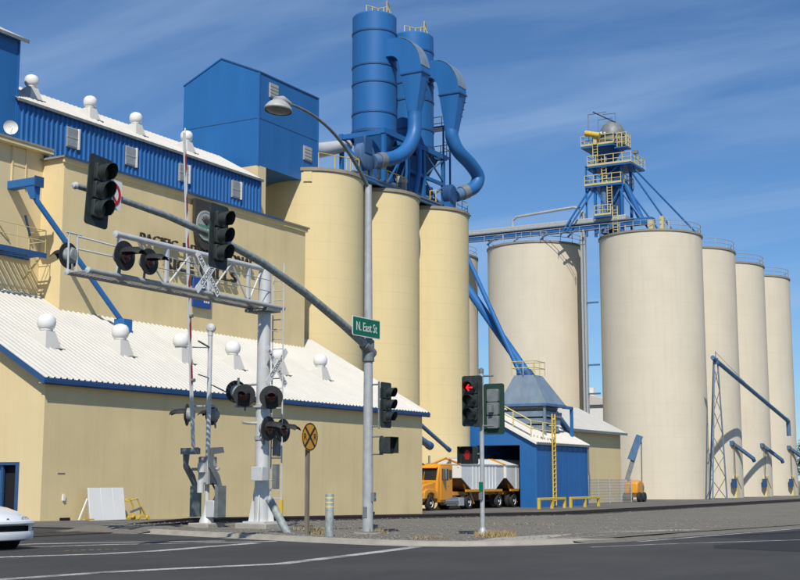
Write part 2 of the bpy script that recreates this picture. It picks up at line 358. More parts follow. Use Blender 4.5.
KERB = [(31.3, 27.0), (30.35, 24), (29.5, 21), (28.9, 18.8), (28.55, 17), (28.5, 15.9), (28.8, 15.0), (29.5, 14.3), (30.4, 13.7), (31.6, 13.1), (33.2, 12.6), (35.0, 12.4), (38, 12.3), (46, 12.3), (68, 12.3), (420, 12.3)]
m = M()
p1 = [(36, 27.0)] + [k for k in KERB if k[0] < 36] + [(36, 12.35)]
m.poly([(x, y, .095) for x, y in p1])
for a, b in ((36, 52), (52, 68), (68, 420)):
    m.add([(a, 12.35, zg(a) + .095), (b, 12.35, zg(b) + .095), (b, 27.0, zg(b) + .095), (a, 27.0, zg(a) + .095)], [(0, 1, 2, 3)])
struct('gravel_verge', m, 'gravel')
def off_line(pts, d):
    out = []
    for i, p in enumerate(pts):
        a = Vector(pts[max(i - 1, 0)]); b = Vector(pts[min(i + 1, len(pts) - 1)]); t = (b - a).normalized()
        out.append((p[0] + t.y * d, p[1] - t.x * d))      # right of travel (d>0: road side)
    return out
KB = [k for k in KERB if k[0] < 36.5]
# travel runs from the track to the corner and on along the cross street: the road lies on the right-hand side
def ribbon(l0, z0, l1, z1):
    mm = M(); n = len(l0)
    tp = lambda p: 1.0 if (p[0] < 32.5 or l0[-1][0] > 100) else max(.04, (35.2 - p[0]) / 2.7)
    vs = [(p[0], p[1], zg(p[0]) + max(z0 * tp(p), .004)) for p in l0] + [(p[0], p[1], zg(p[0]) + max(z1 * tp(p), .006)) for p in l1]
    return mm.add(vs, [(i, i + 1, n + i + 1, n + i) for i in range(n - 1)])
road_e = off_line(KB, .06); top_o = off_line(KB, .03); top_i = off_line(KB, -.22); inn = off_line(KB, -.26); gut = off_line(KB, .50)
m = ribbon(road_e, 0.0, top_o, .10); m.join(ribbon(top_o, .10, top_i, .115)); m.join(ribbon(top_i, .115, inn, .05))
struct('kerb', m, 'concrete')
far_edge = [k for k in KERB if k[0] > 31.5]
struct('verge_slope', ribbon(off_line(far_edge, .45), .006, off_line(far_edge, -.25), .098), 'gravel')
struct('gutter', ribbon(gut, .006, road_e, .010), 'concrete')
ap = [(29.6, 14.75), (30.6, 14.0), (32, 13.4), (34, 12.95), (38, 12.75), (42, 12.75), (41, 13.5), (37, 14.1), (34, 14.6), (31.5, 15.2)]
struct('concrete_apron', M().poly([(x, y, zg(x) + .104) for x, y in ap]), 'concrete')
# ballast with a shoulder on each side
m = M(); xs = [30.3, 31.6, 36, 44, 52, 60, 68, 420]
hq = lambda x, h: zg(x) + (h if x > 31 else -.02)
for a, b in zip(xs, xs[1:]):
    for (y0, h0), (y1, h1) in zip([(26.7, .10), (27.1, .17), (29.75, .17), (30.5, .02)], [(27.1, .17), (29.75, .17), (30.5, .02)]):
        m.add([(a, y0, hq(a, h0)), (b, y0, hq(b, h0)), (b, y1, hq(b, h1)), (a, y1, hq(a, h1))], [(0, 1, 2, 3)])
struct('ballast', m, 'gravel')
tr = thing('railway_track', 'pair of dark steel rails on sleepers running past the grain mill', 'railway track', (60, 28.4, zg(60)))
for y in (27.7, 29.1):
    m = M(); st = [(-80, .03), (31, .03), (33, .20), (36, .31), (68, -.14), (400, -.14)]
    prof = [(-.06, -.16), (.06, -.16), (.015, -.12), (.015, -.04), (.036, -.03), (.036, 0), (-.036, 0), (-.036, -.03), (-.015, -.04), (-.015, -.12)]
    n = len(prof); vs_ = [(x, y + p, z + q) for x, z in st for p, q in prof]
    m.add(vs_, [(i * n + j, i * n + (j + 1) % n, (i + 1) * n + (j + 1) % n, (i + 1) * n + j) for i in range(len(st) - 1) for j in range(n)])
    obj('rail', m, 'rail', tr)
m = M()
for i in range(330):
    x = 33.5 + i * .6; j = random.uniform(-.06, .06); m.box(x, x + .22, 27.15 + j, 29.68 + j, zg(x) + .08, zg(x) + .176)
o = obj('sleepers', m, 'tie', tr); o['kind'] = 'stuff'
# paved crossing panels between the rails where the street runs over them
m = M().box(12, 31.2, 27.78, 29.02, -.05, .022)
struct('crossing_panel', m, 'tie')
# loose stones
m = M()
oct_f = [(0, 2, 4), (2, 1, 4), (1, 3, 4), (3, 0, 4), (2, 0, 5), (1, 2, 5), (3, 1, 5), (0, 3, 5)]
def inside(x, y):
    if x > 36: return y > 12.8
    k = [p for p in KERB if p[0] < 36.5]
    for a, b in zip(k, k[1:]):
        t = Vector((b[0] - a[0], b[1] - a[1])); q = Vector((x - a[0], y - a[1]))
        if 0 <= t.dot(q) <= t.length_squared: return (t.x * q.y - t.y * q.x) > .35 * t.length
    return False
k = 0
while k < 7000:
    x = 29 + 60 * random.random() ** 1.8; y = random.uniform(12.8, 31)
    if y < 27 and not inside(x, y): continue
    if y > 27 and x < 32: continue
    s = random.uniform(.012, .04); z = zg(x) + (.095 if y < 26.8 else .17 if y < 29.7 else .035)
    c = [(x + random.uniform(.7, 1.3) * s * a, y + random.uniform(.7, 1.3) * s * b, z + .3 * s + random.uniform(.6, 1) * s * d) for a, b, d in ((1, 0, 0), (-1, 0, 0), (0, 1, 0), (0, -1, 0), (0, 0, 1), (0, 0, -1))]
    m.add(c, oct_f); k += 1
o = obj('gravel_stones', m, 'stone', smooth=0); o['kind'] = 'stuff'; tag(o, 'loose grey stones scattered over the gravel beside the track', 'stones')
m = M()
def tuft(cx, cy, n, rad, h):
    for i in range(n):
        a = random.uniform(0, 6.28); r = rad * random.random() ** .7; x, y = cx + r * math.cos(a), cy + r * math.sin(a); z = zg(x) + .09
        dx_, dy_ = random.uniform(-.12, .12), random.uniform(-.12, .12); hh = h * random.uniform(.4, 1); w = .009
        m.add([(x - w, y + w, z), (x + w, y - w, z), (x + dx_, y + dy_, z + hh)], [(0, 1, 2)])
tuft(32.1, 15.5, 500, .55, .22); tuft(32.4, 19.5, 260, .4, .16); tuft(31.2, 20.6, 90, .3, .12); tuft(34, 22.5, 120, .8, .12); tuft(30.2, 16.5, 90, .5, .1); tuft(44, 20, 60, 1.5, .1)
o = obj('dry_weeds', m, 'weed', smooth=0); o['kind'] = 'stuff'; tag(o, 'dry straw-coloured weeds at the foot of the poles', 'weeds')

# painted lines on the road, 4 mm up
def stripe(name, pts, w, material='paint', z=.005):
    l0, l1 = off_line(pts, w / 2), off_line(pts, -w / 2); mm = M(); n = len(pts)
    mm.add([(p[0], p[1], z) for p in l0] + [(p[0], p[1], z) for p in l1], [(i, i + 1, n + i + 1, n + i) for i in range(n - 1)])
    return struct(name, mm, material)
stripe('crosswalk_line', [(8, 17.4), (15.6, 16.35), (17.7, 16.05), (19.2, 15.5), (21.0, 14.75), (24.7, 15.15), (26.9, 15.46), (27.9, 15.6)], .34)
stripe('crosswalk_line', [(10, 21.6), (19.9, 21.1), (21.8, 20.1), (23.4, 19.85), (25.9, 20.05), (27.6, 20.1)], .34)
stripe('stop_line', [(19, 25.3), (24.4, 24.7), (26, 23.6), (28.1, 21.5)], .3)
stripe('lane_line', [(23.0, 23.7), (24.0, 23.3), (25.1, 22.8), (28.6, 20.2)], .25)
for i in range(7): stripe('lane_dash', [(22.4 + i * .17, 21.72 - i * .09), (22.5 + i * .17, 21.67 - i * .09)], .12, 'paint_y', .006)
stripe('lane_line', [(29.9, 11.9), (32, 11.0), (36.3, 8.5), (60, -4)], .14)
stripe('lane_line', [(33.2, 11.9), (46, 10.3), (68, 8)], .14, z=.002)
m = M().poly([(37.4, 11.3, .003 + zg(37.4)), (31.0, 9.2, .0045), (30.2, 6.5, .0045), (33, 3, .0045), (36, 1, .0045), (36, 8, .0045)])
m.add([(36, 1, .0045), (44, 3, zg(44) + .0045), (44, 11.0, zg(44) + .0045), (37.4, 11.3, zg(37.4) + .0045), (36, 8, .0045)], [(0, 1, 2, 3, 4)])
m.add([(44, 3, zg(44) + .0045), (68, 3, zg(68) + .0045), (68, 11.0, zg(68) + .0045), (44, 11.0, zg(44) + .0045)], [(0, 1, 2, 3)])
struct('dark_road_area', m, 'asphalt_dark')  # overlay sheet, darker than the rest of the road

# ------------------------------------------------------------------ low warehouse
G = 'roof ventilators'
wx0, wx1, wy = 38.04, 69.2, 38.25; sl = 0.567; eave = 5.72; wy2 = 46.6
w = thing('warehouse', 'long low tan stucco warehouse with white ribbed roof and blue eaves', 'warehouse', (wx0, wy, 0))
m = M()
st = [wx0, 46, 54, 62, wx1]
m = M().add([(x, wy, zg(x) - .3) for x in st] + [(x, wy, eave - .12) for x in reversed(st)] + [(x, wy + .25, zg(x) - .3) for x in st] + [(x, wy + .25, eave - .12) for x in reversed(st)],
            [tuple(range(10)), tuple(range(19, 9, -1))] + [(i, (i + 1) % 10, 10 + (i + 1) % 10, 10 + i) for i in range(10)])
obj('front_wall', m, 'tan', w)
# end wall (lit) with a door opening
def end_wall(x0, x1, door):
    y0, y1 = wy + .001, wy2; za, zb = eave - .12, eave - .12 + sl * (y1 - y0); mm = M()
    if door:
        a, b, zt = door; f = lambda y: za + sl * (y - y0)
        mm.prism([(y0, -.5), (a, -.5), (a, f(a)), (y0, za)], 'x', x0, x1)
        mm.prism([(a, zt), (b, zt), (b, f(b)), (a, f(a))], 'x', x0, x1)
        mm.prism([(b, -.5), (y1, -.5), (y1, zb), (b, f(b))], 'x', x0, x1)
    else: mm.prism([(y0, -.7), (y1, -.7), (y1, zb), (y0, za)], 'x', x0, x1)
    return mm
obj('end_wall', end_wall(wx0 - .003, wx0 + .25, (39.62, 41.6, 2.28)), 'cream', w)
obj('end_wall', end_wall(wx1 - .25, wx1 + .003, None), 'cream', w)
d = obj('door', M().box(wx0 + .2, wx0 + .24, 39.7, 41.55, -.1, 2.2), 'dark', w)
fr = M(); fr.box(wx0 - .05, wx0 + .1, 39.5, 39.66, -.1, 2.32); fr.box(wx0 - .05, wx0 + .1, 39.66, 41.6, 2.2, 2.32); fr.box(wx0 + .02, wx0 + .12, 40.42, 40.54, -.1, 2.2)
obj('door_frame', fr, 'trim', d)
obj('door_leaf', M().box(wx0 + .10, wx0 + .15, 40.54, 41.55, -.05, 2.2), 'blue', d)
# roof: base slab + ribs
ov = .22
up = Vector((0, 1, sl)).normalized(); nr = Vector((0, -sl, 1)).normalized()
sp0 = Vector((wx0 - .35, wy - ov, eave - sl * ov + .06)); Ls = (wy2 - wy + ov) * math.hypot(1, sl)
rf = obj('roof', ribbed(sp0, (1, 0, 0), up, nr, wx1 - wx0 + .75, Ls, .34, .055, .13), 'white_roof', w)
m = M(); a = sp0 - nr * .07
obj('roof_deck', M().add([a, a + Vector((wx1 - wx0 + .75, 0, 0)), a + Vector((wx1 - wx0 + .75, 0, 0)) + up * Ls, a + up * Ls], [(0, 1, 2, 3)]), 'white_roof', rf)
obj('eave_fascia', M().box(wx0 - .38, wx1 + .43, wy - ov - .05, wy - ov + .0, eave - sl * ov - .22, eave - sl * ov + .05), 'trim', w)
obj('gutter', M().prism([(wy - ov - .05, eave - sl * ov - .02), (wy - ov - .14, eave - sl * ov - .02), (wy - ov - .12, eave - sl * ov - .16), (wy - ov - .05, eave - sl * ov - .18)], 'x', wx0 - .36, wx1 + .41), 'trim', w)
for x in (wx0 - .37, wx1 + .42):
    m = M(); q = [(wy - ov - .1, eave - sl * (ov + .1) - .16), (wy2, eave + sl * (wy2 - wy) - .16), (wy2, eave + sl * (wy2 - wy) + .10), (wy - ov - .1, eave - sl * (ov + .1) + .10)]
    obj('rake_fascia', m.prism(q, 'x', x - .03, x + .03), 'trim', w)
obj('soffit', M().box(wx0 - .35, wx1 + .38, wy - ov, wy, eave - .30, eave - .27), 'tan', w)
# turbine ventilators
def ventilator(parent, base, s=1.0, slope=sl):
    x, y, z = base; b = M(); r0, r1 = .50 * s, .27 * s
    lo = [(x + i * r0, y + j * r0, z + j * r0 * slope - .05) for i, j in ((-1, -1), (1, -1), (1, 1), (-1, 1))]
    hi = [(x + i * r1, y + j * r1, z + .50 * s) for i, j in ((-1, -1), (1, -1), (1, 1), (-1, 1))]
    b.add(lo + hi, [(0, 1, 5, 4), (1, 2, 6, 5), (2, 3, 7, 6), (3, 0, 4, 7), (4, 5, 6, 7)])
    o = obj('ventilator', b, 'white_roof', parent, smooth=0)
    c = M().lathe([(.24 * s, .0), (.30 * s, .06 * s), (.30 * s, .12 * s)], (x, y, z + .48 * s), 20); obj('neck', c, 'white', o)
    t = M(); prof = [(.28, 0), (.36, .07), (.405, .20), (.415, .34), (.385, .50), (.29, .62), (.13, .69), (0.001, .71)]
    n = 44; vs_ = []
    for rr, zz_ in prof:
        for j in range(n):
            q = rr * (1.0 if j % 2 else .975) * s; tt = 2 * math.pi * j / n + zz_ * 1.0; vs_.append((x + q * math.cos(tt), y + q * math.sin(tt), z + .58 * s + zz_ * s))
    t.add(vs_, [(i * n + j, i * n + (j + 1) % n, (i + 1) * n + (j + 1) % n, (i + 1) * n + j) for i in range(len(prof) - 1) for j in range(n)])
    obj('turbine_cap', t, 'white', o, smooth=1.2)
    obj('flashing', M().box(x + r0 * .2, x + r0 * 1.25, y - r0 * 1.15, y - r0 * .98, z - r0 * slope - .02, z - r0 * slope + .02), 'galv_d', o)
    return o
for x, y in ((40.9, 41.2), (45.7, 41.3), (50.1, 41.3), (54.3, 41.3), (58.35, 41.3), (62.6, 41.3)):
    ventilator(w, (x, y, eave + .10 + sl * (y - wy)), .98)
# small things on the front wall
obj('wall_vent', M().box(39.1, 39.65, wy - .04, wy + .01, -.02, .10), 'dark', w)
obj('wall_vent', M().box(62.9, 63.6, wy - .04, wy + .01, -.30, -.16), 'dark', w)
obj('outlet_box', M().box(39.2, 39.33, wy - .07, wy + .01, .78, 1.02), 'white', w)
obj('outlet_box', M().box(63.0, 63.12, wy - .07, wy + .01, .9, 1.15), 'galv', w)
obj('name_plate', M().box(38.9, 39.3, wy - .02, wy + .01, 1.86, 1.89), 'wood', w)

# ------------------------------------------------------------------ mill building (tall, behind)
ty, tx0, tx1, tz = 45.15, 45.6, 66.6, 17.2
b = thing('mill_building', 'tall tan mill building with blue ribbed upper storey and white vents', 'mill', (tx0, ty, 0))
m = M().box(tx0, tx1, ty, ty + 12, -.6, tz); obj('wall', m, 'tan', b)
obj('cornice', M().box(tx0 - .2, tx1 + .22, ty - .20, ty + 1.9, tz, tz + .09), 'rim', b)
obj('cornice_flashing', M().box(tx0 - .22, 63.9, ty - .23, ty - .2, tz + .0, tz + .10), 'trim', b)
obj('cornice_board', M().box(tx0 - .12, tx1 + .12, ty - .12, ty, tz - .22, tz), 'tan', b)
# recessed wing to the left
obj('wing_wall', M().box(30, tx0 - .003, 46.6, 57, -.6, 17.55), 'cream', b)
obj('wing_cornice', M().box(29.8, 45.9, 46.2, 47.4, 17.55, 17.80), 'cream', b)
obj('wing_cornice_cap', M().box(29.8, 45.9, 46.16, 46.2, 17.72, 17.82), 'rim', b)
for k, (z0, z1) in enumerate(((15.75, 16.55), (16.62, 17.5))):
    obj('wall_panel', M().box(43.62, 44.42, 46.56, 46.61, z0, z1), 'cream', b)
m = M(); m.box(43.54, 43.62, 46.53, 46.62, 15.6, 17.6); m.box(44.42, 44.48, 46.53, 46.62, 15.6, 17.6); obj('panel_frame', m, 'tan', b)
# blue clerestory
cy, cx0, cx1, cz0, cz1 = 46.75, 44.0, 63.9, tz + .09, 20.08
cl = obj('upper_storey', M().box(cx0, cx1, cy + .03, cy + 6, cz0, cz1 - .05), 'blue_s', b)
obj('ribbed_siding', ribbed((cx0, cy, cz0 + .02), (1, 0, 0), (0, 0, 1), (0, -1, 0), cx1 - cx0, cz1 - cz0 - .1, .33, .07, .16), 'blue_s', cl)
obj('corner_trim', M().box(cx1 - .06, cx1 + .05, cy - .09, cy + .05, cz0, cz1), 'blue', cl)
s2 = .56; u2 = Vector((0, 1, s2)).normalized(); n2 = Vector((0, -s2, 1)).normalized()
L2 = 3.5 * math.hypot(1, s2)
r2 = obj('upper_roof', ribbed((cx0 - .2, cy - .15, cz1 - .1), (1, 0, 0), u2, n2, cx1 - cx0 + .3, L2, .34, .05, .13), 'white_roof', b)
obj('roof_deck', M().add([Vector((cx0 - .2, cy - .15, cz1 - .16)), Vector((cx1 + .1, cy - .15, cz1 - .16)), Vector((cx1 + .1, cy - .15, cz1 - .16)) + u2 * L2, Vector((cx0 - .2, cy - .15, cz1 - .16)) + u2 * L2], [(0, 1, 2, 3)]), 'white_roof', r2)
obj('back_slope', M().add([Vector((cx0 - .2, cy - .15, cz1 - .12)) + u2 * L2, Vector((cx1 + .1, cy - .15, cz1 - .12)) + u2 * L2, Vector((cx1 + .1, cy + 6.5, cz1 - .1)), Vector((cx0 - .2, cy + 6.5, cz1 - .1))], [(0, 1, 2, 3)]), 'white_roof', r2)
obj('eave_gutter', M().box(cx0 - .2, cx1 + .12, cy - .22, cy - .12, cz1 - .22, cz1 - .08), 'galv_d', b)
obj('gable_end', M().prism([(cy, cz1 - .1), (cy + 3.2, cz1 + 1.70), (cy + 6, cz1 - .1)], 'x', cx1 - .1, cx1 - .02), 'blue_s', cl)
for x in (46.1, 50.35, 54.0, 58.45): ventilator(b, (x, 48.15, cz1 - .05 + s2 * (48.15 - cy + .15)), .88, s2)
for x in (47.2, 51.6, 56.1, 61.0):
    z0, z1 = 18.36, 19.40
    f = obj('window', M().box(x, x + .86, cy - .10, cy + .02, z0, z1), 'alu_d', b)
    for k in range(2): obj('pane', M().box(x + .05, x + .76, cy - .125, cy - .095, z0 + .06 + k * .47, z0 + .50 + k * .47), 'pane', f)
    obj('jamb', M().box(x + .78, x + .90, cy - .16, cy - .02, z0 - .02, z1 + .02), 'white', f)
    obj('sash_bar', M().box(x + .02, x + .80, cy - .14, cy - .09, z0 + .495, z0 + .545), 'alu_d', f)
# catwalk and its rails on the recessed wing
cw = thing('catwalk', 'narrow blue catwalk with pale handrails bracketed to the left wall', 'catwalk', (42, 46.0, 12.2))
m = M(); m.box(34, 44.85, 45.35, 45.43, 12.12, 12.36); m.box(34, 44.85, 46.5, 46.58, 12.12, 12.36)
for i in range(28): m.box(34 + i * .39, 34.06 + i * .39, 45.43, 46.5, 12.16, 12.32)
obj('deck_frame', m, 'trim', cw)
m = M()
for i in range(55): m.box(34 + i * .197, 34.05 + i * .197, 45.4, 46.55, 12.33, 12.365)
obj('grating', m, 'trim', cw)
obj('handrail', rail_run(M(), [(34, 45.4, 12.36), (44.8, 45.4, 12.36), (44.8, 46.5, 12.36)], 1.1, .02, 1.8), 'yellow_p', cw)
for x in (36, 39, 42, 44.6): obj('bracket', M().beam((x, 45.5, 12.15), (x, 46.6, 11.1), .07), 'yellow_p', cw)
obj('brace', M().beam((41.0, 46.2, 15.0), (43.6, 46.55, 12.9), .05), 'yellow_p', cw)
obj('brace', M().beam((44.2, 46.2, 14.2), (44.75, 46.4, 13.3), .09), 'trim', cw)
# blue spout running down to the warehouse roof
sp = thing('grain_spout', 'long blue pipe spout slanting from mill wall to warehouse roof', 'spout', (46, 44, 9.2))
obj('conveyor_head', M().box(43.35, 43.80, 44.75, 46.62, 15.36, 15.76), 'blue', sp, bevel=.03)
obj('head_flange', M().box(43.30, 43.85, 44.70, 44.78, 15.30, 15.80), 'trim', sp)
obj('transition', M().add([(43.38, 44.85, 15.37), (43.78, 44.85, 15.37), (43.78, 45.45, 15.37), (43.38, 45.45, 15.37), (43.45, 44.85, 14.75), (43.75, 44.85, 14.75), (43.75, 45.15, 14.75), (43.45, 45.15, 14.75)], [(0, 1, 5, 4), (1, 2, 6, 5), (2, 3, 7, 6), (3, 0, 4, 7), (4, 5, 6, 7)]), 'blue', sp)
obj('pipe', M().tube([(43.55, 45.02, 14.95), (43.7, 44.9, 14.6), (48.75, 43.9, 9.3)], .135, 16), 'blue', sp)
obj('outlet', M().box(48.4, 49.05, 43.55, 44.2, 8.75, 9.5), 'blue', sp, bevel=.03)
ds = thing('satellite_dish', 'small white satellite dish on the blue wall at far left', 'satellite dish', (43.3, 46.50, 18.35), rz=R(-35), local=True)
obj('reflector', M().lathe([(.001, -.02), (.15, .0), (.30, .06), (.34, .10), (.345, .085), (.30, .04), (.15, -.02), (.001, -.04)], (0, 0, 0), 28, 'y', cap=False), 'white', ds)
obj('feed_arm', M().tube([(0, 0, -.28), (.05, -.36, -.10)], .015, 6), 'galv', ds)
obj('mount', M().tube([(0, .03, 0), (.05, .3, -.15)], .03, 8), 'galv', ds)
# left blue penthouse
pt = thing('blue_penthouse', 'blue metal penthouse with white roof edge cut by left frame', 'penthouse', (40, 46, 17.9))
obj('wall', M().box(31, 43.95, 46.85, 52, 17.7, 23.05), 'blue', pt)
obj('corner_trim', M().box(43.9, 44.0, 46.81, 46.93, 17.95, 23.0), 'blue_s', pt)
q = [(46.6, 22.92), (49.5, 24.4), (52.5, 22.92), (52.5, 23.05), (49.5, 24.55), (46.6, 23.06)]
obj('roof', M().prism(q, 'x', 30.6, 44.3), 'white_roof', pt)
obj('eave_trim', M().box(30.6, 44.32, 46.54, 46.6, 22.88, 23.04), 'galv_d', pt)
# gabled blue tower
bt = thing('blue_tower', 'tall blue sheet metal tower with gabled top on beige base', 'tower', (67, 50, 0))
gx0, gx1, gy0, gy1, gz, gr = 64.7, 71.45, 47.5, 53.6, 27.25, 28.6
obj('wall', M().prism([(gy0, 21.2), (gy1, 21.2), (gy1, gz), ((gy0 + gy1) / 2, gr), (gy0, gz)], 'x', gx0, gx1), 'blue', bt)
ym = (gy0 + gy1) / 2
for sgn, ya in ((1, gy0), (-1, gy1)):
    s_ = (gr - gz) / (ym - gy0); yo = ya - sgn * .05; zo = gz - s_ * .05
    obj('roof_slope', M().prism([(yo, zo), (ym, gr), (ym, gr + .09), (yo, zo + .09)], 'x', gx0 - .05, gx1 + .06), 'trim' if sgn == 1 else 'blue', bt)
obj('corner_trim', M().box(gx0 - .04, gx0 + .08, gy0 - .04, gy0 + .08, 21.2, gz - .02), 'blue_s', bt)
obj('corner_trim', M().box(gx1 - .08, gx1 + .04, gy0 - .04, gy0 + .08, 22.3, gz - .02), 'blue_s', bt)
obj('panel_seam', M().box(gx0 - .015, gx1, gy0 - .015, gy0 + .01, 24.25, 24.29), 'trim', bt)
obj('panel_seam', M().box(gx0 - .015, gx0 + .01, gy0, gy1, 24.25, 24.29), 'trim', bt)
obj('base', M().box(gx0 + .003, 65.55, gy0 + .003, gy1, -.6, 21.2), 'cream', bt)
for x, z in ((65.75, 25.9), (69.7, 22.65)):
    f = obj('louvre_window', M().box(x, x + .95, gy0 - .08, gy0 + .02, z, z + .95), 'alu_d', bt)
    for k in range(4): obj('slat', M().box(x + .06, x + .89, gy0 - .11, gy0 - .07, z + .08 + k * .22, z + .24 + k * .22), 'emb_grey', f)

# signs on the mill wall
sg = thing('emblem_sign', 'dark shield-shaped wall sign with round green and grey emblem', 'sign', (56.25, ty, 15.6))
sh = [(55.3, 17.0), (57.15, 17.0), (57.15, 15.6), (57.0, 14.9), (56.6, 14.35), (56.22, 14.22), (55.85, 14.35), (55.45, 14.9), (55.3, 15.6)]
obj('plate', M().prism(sh, 'y', ty - .34, ty - .14), 'brown', sg)
for x in (55.7, 56.8): obj('standoff', M().box(x, x + .08, ty - .15, ty + .02, 15.5, 15.58), 'galv_d', sg)
ce = (56.22, ty - .35, 15.6)
em = obj('emblem_ring', M().lathe([(.74, 0), (.74, .05), (.84, .05), (.84, 0)], ce, 40, 'y'), 'alu_d', sg)
obj('emblem_field', M().lathe([(.73, .0), (.73, .03), (.001, .03)], ce, 40, 'y'), 'emb_grey', em)
m = M(); pts = [(ce[0] + .71 * math.cos(t), ce[2] + .71 * math.sin(t)) for t in [math.pi + i * math.pi / 20 for i in range(21)]]
obj('emblem_ground', m.prism([(p, q + .05 if 0 else q) for p, q in pts], 'y', ce[1] - .045, ce[1] - .02), 'emb_green', em)
m = M()
for k in range(7):
    a = R(35 + k * 18); m.beam((ce[0], ce[1] - .05, ce[2] + .03), (ce[0] + .5 * math.cos(a), ce[1] - .05, ce[2] + .55 * math.sin(a)), .05, .03)
obj('emblem_sheaf', m, 'brown', em)
m = M()
for k in range(5): m.beam((ce[0] - .38 + k * .1, ce[1] - .055, ce[2] - .38 + .05 * (k % 2)), (ce[0] - .26 + k * .13, ce[1] - .055, ce[2] - .28 + .07 * (k % 2)), .09, .03)
obj('emblem_script', m, 'white', em)
def wall_letters(parent, body, x0, x1, z, h, name):
    t = text_mesh(body, 1.0, .0); xs_ = [p[0] for p in t.v]; ys_ = [p[1] for p in t.v]
    sx = (x1 - x0) / (max(xs_) - min(xs_)); sy = h / (max(ys_) - min(ys_)); mx_, my_ = min(xs_), min(ys_)
    t2 = text_mesh(body, 1.0, .06); t2.v = [(x0 + (p[0] - mx_) * sx, ty - .22 - p[2], z + (p[1] - my_) * sy) for p in t2.v]
    return obj(name, t2, 'letter', parent, smooth=0)
lt = thing('wall_lettering', 'raised dark letters spelling the mill name along the tan wall', 'lettering', (56, ty, 13.5))
wall_letters(lt, 'PACIFIC', 51.0, 54.0, 13.86, .52, 'word'); wall_letters(lt, 'INTERNATIONAL', 54.5, 60.9, 13.86, .52, 'word')
wall_letters(lt, 'RICE', 53.0, 55.4, 12.78, .62, 'word'); wall_letters(lt, 'MILLS', 56.0, 59.3, 12.78, .62, 'word')
m = M(); m.box(50.9, 61.0, ty - .17, ty - .13, 13.95, 13.98); m.box(52.9, 59.4, ty - .17, ty - .13, 12.92, 12.95)
for x in (51, 54.2, 57.5, 60.9): m.box(x, x + .05, ty - .15, ty + .02, 13.92, 13.99)
for x in (53.2, 56, 59.2): m.box(x, x + .05, ty - .15, ty + .02, 12.9, 12.97)
obj('mounting_bar', m, 'galv_d', lt)
bs = thing('blue_wall_sign', 'blue wall sign with white emblem below the mill name', 'sign', (56.2, ty, 11.0))
obj('panel', M().box(55.42, 57.0, ty - .24, ty - .12, 11.0, 12.66), 'sign_blue', bs, bevel=.03)
obj('bracket', M().box(55.9, 56.5, ty - .14, ty + .02, 11.5, 12.2), 'galv_d', bs)
m = M().tube([(55.6, ty - .25, 12.05), (55.75, ty - .25, 12.22), (56.0, ty - .25, 12.24), (56.2, ty - .25, 12.1), (56.5, ty - .25, 12.2)], .05, 6)
obj('white_swirl', m, 'white', bs)
m = M()
for k, h in enumerate((.16, .2, .26)): m.box(56.35 + k * .18, 56.45 + k * .18, ty - .255, ty - .235, 11.3, 11.3 + h)
obj('white_marks', m, 'white', bs)

# ------------------------------------------------------------------ near cream silos
def silo(cx, cy, r, h, material, label, group, rails=False, zb=-.6, n=72):
    s = thing('grain_silo', label, 'silo', (cx, cy, zg(cx)), group)
    obj('shell', M().lathe([(r, zb), (r, h - .30)], (cx, cy, 0), n, cap=False), material, s)
    obj('rim', M().lathe([(r - .05, h - .32), (r + .10, h - .24), (r + .10, h - .02), (r - .3, h)], (cx, cy, 0), n, cap=False), 'rim', s)  # dark colour paints the shadow ring at the silo top
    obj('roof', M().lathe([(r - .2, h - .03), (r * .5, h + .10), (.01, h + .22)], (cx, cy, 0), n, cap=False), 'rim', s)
    return s
GA = 'cream silos beside the mill'
A = [(72.72, 48.64), (79.94, 48.27), (87.16, 47.90)]
for (x, y), lb in zip(A, ('cream silo touching the mill, nearest of the yellowish silos', 'middle one of the yellowish silos, under the blue cyclones', 'third yellowish silo from the mill, behind the truck')):
    s = silo(x, y, 3.41, 22.07, 'silo_y', lb, GA)
    a = math.atan2(-y, -x) - .12
    hx, hy = x + 3.43 * math.cos(a), y + 3.43 * math.sin(a)
    hb = M().box(-.28, .28, -.06, .06, 21.1, 21.75).xf(Matrix.Translation((hx, hy, 0)) @ Matrix.Rotation(a + R(90), 4, 'Z'))
    obj('hatch', hb, 'tan', s)
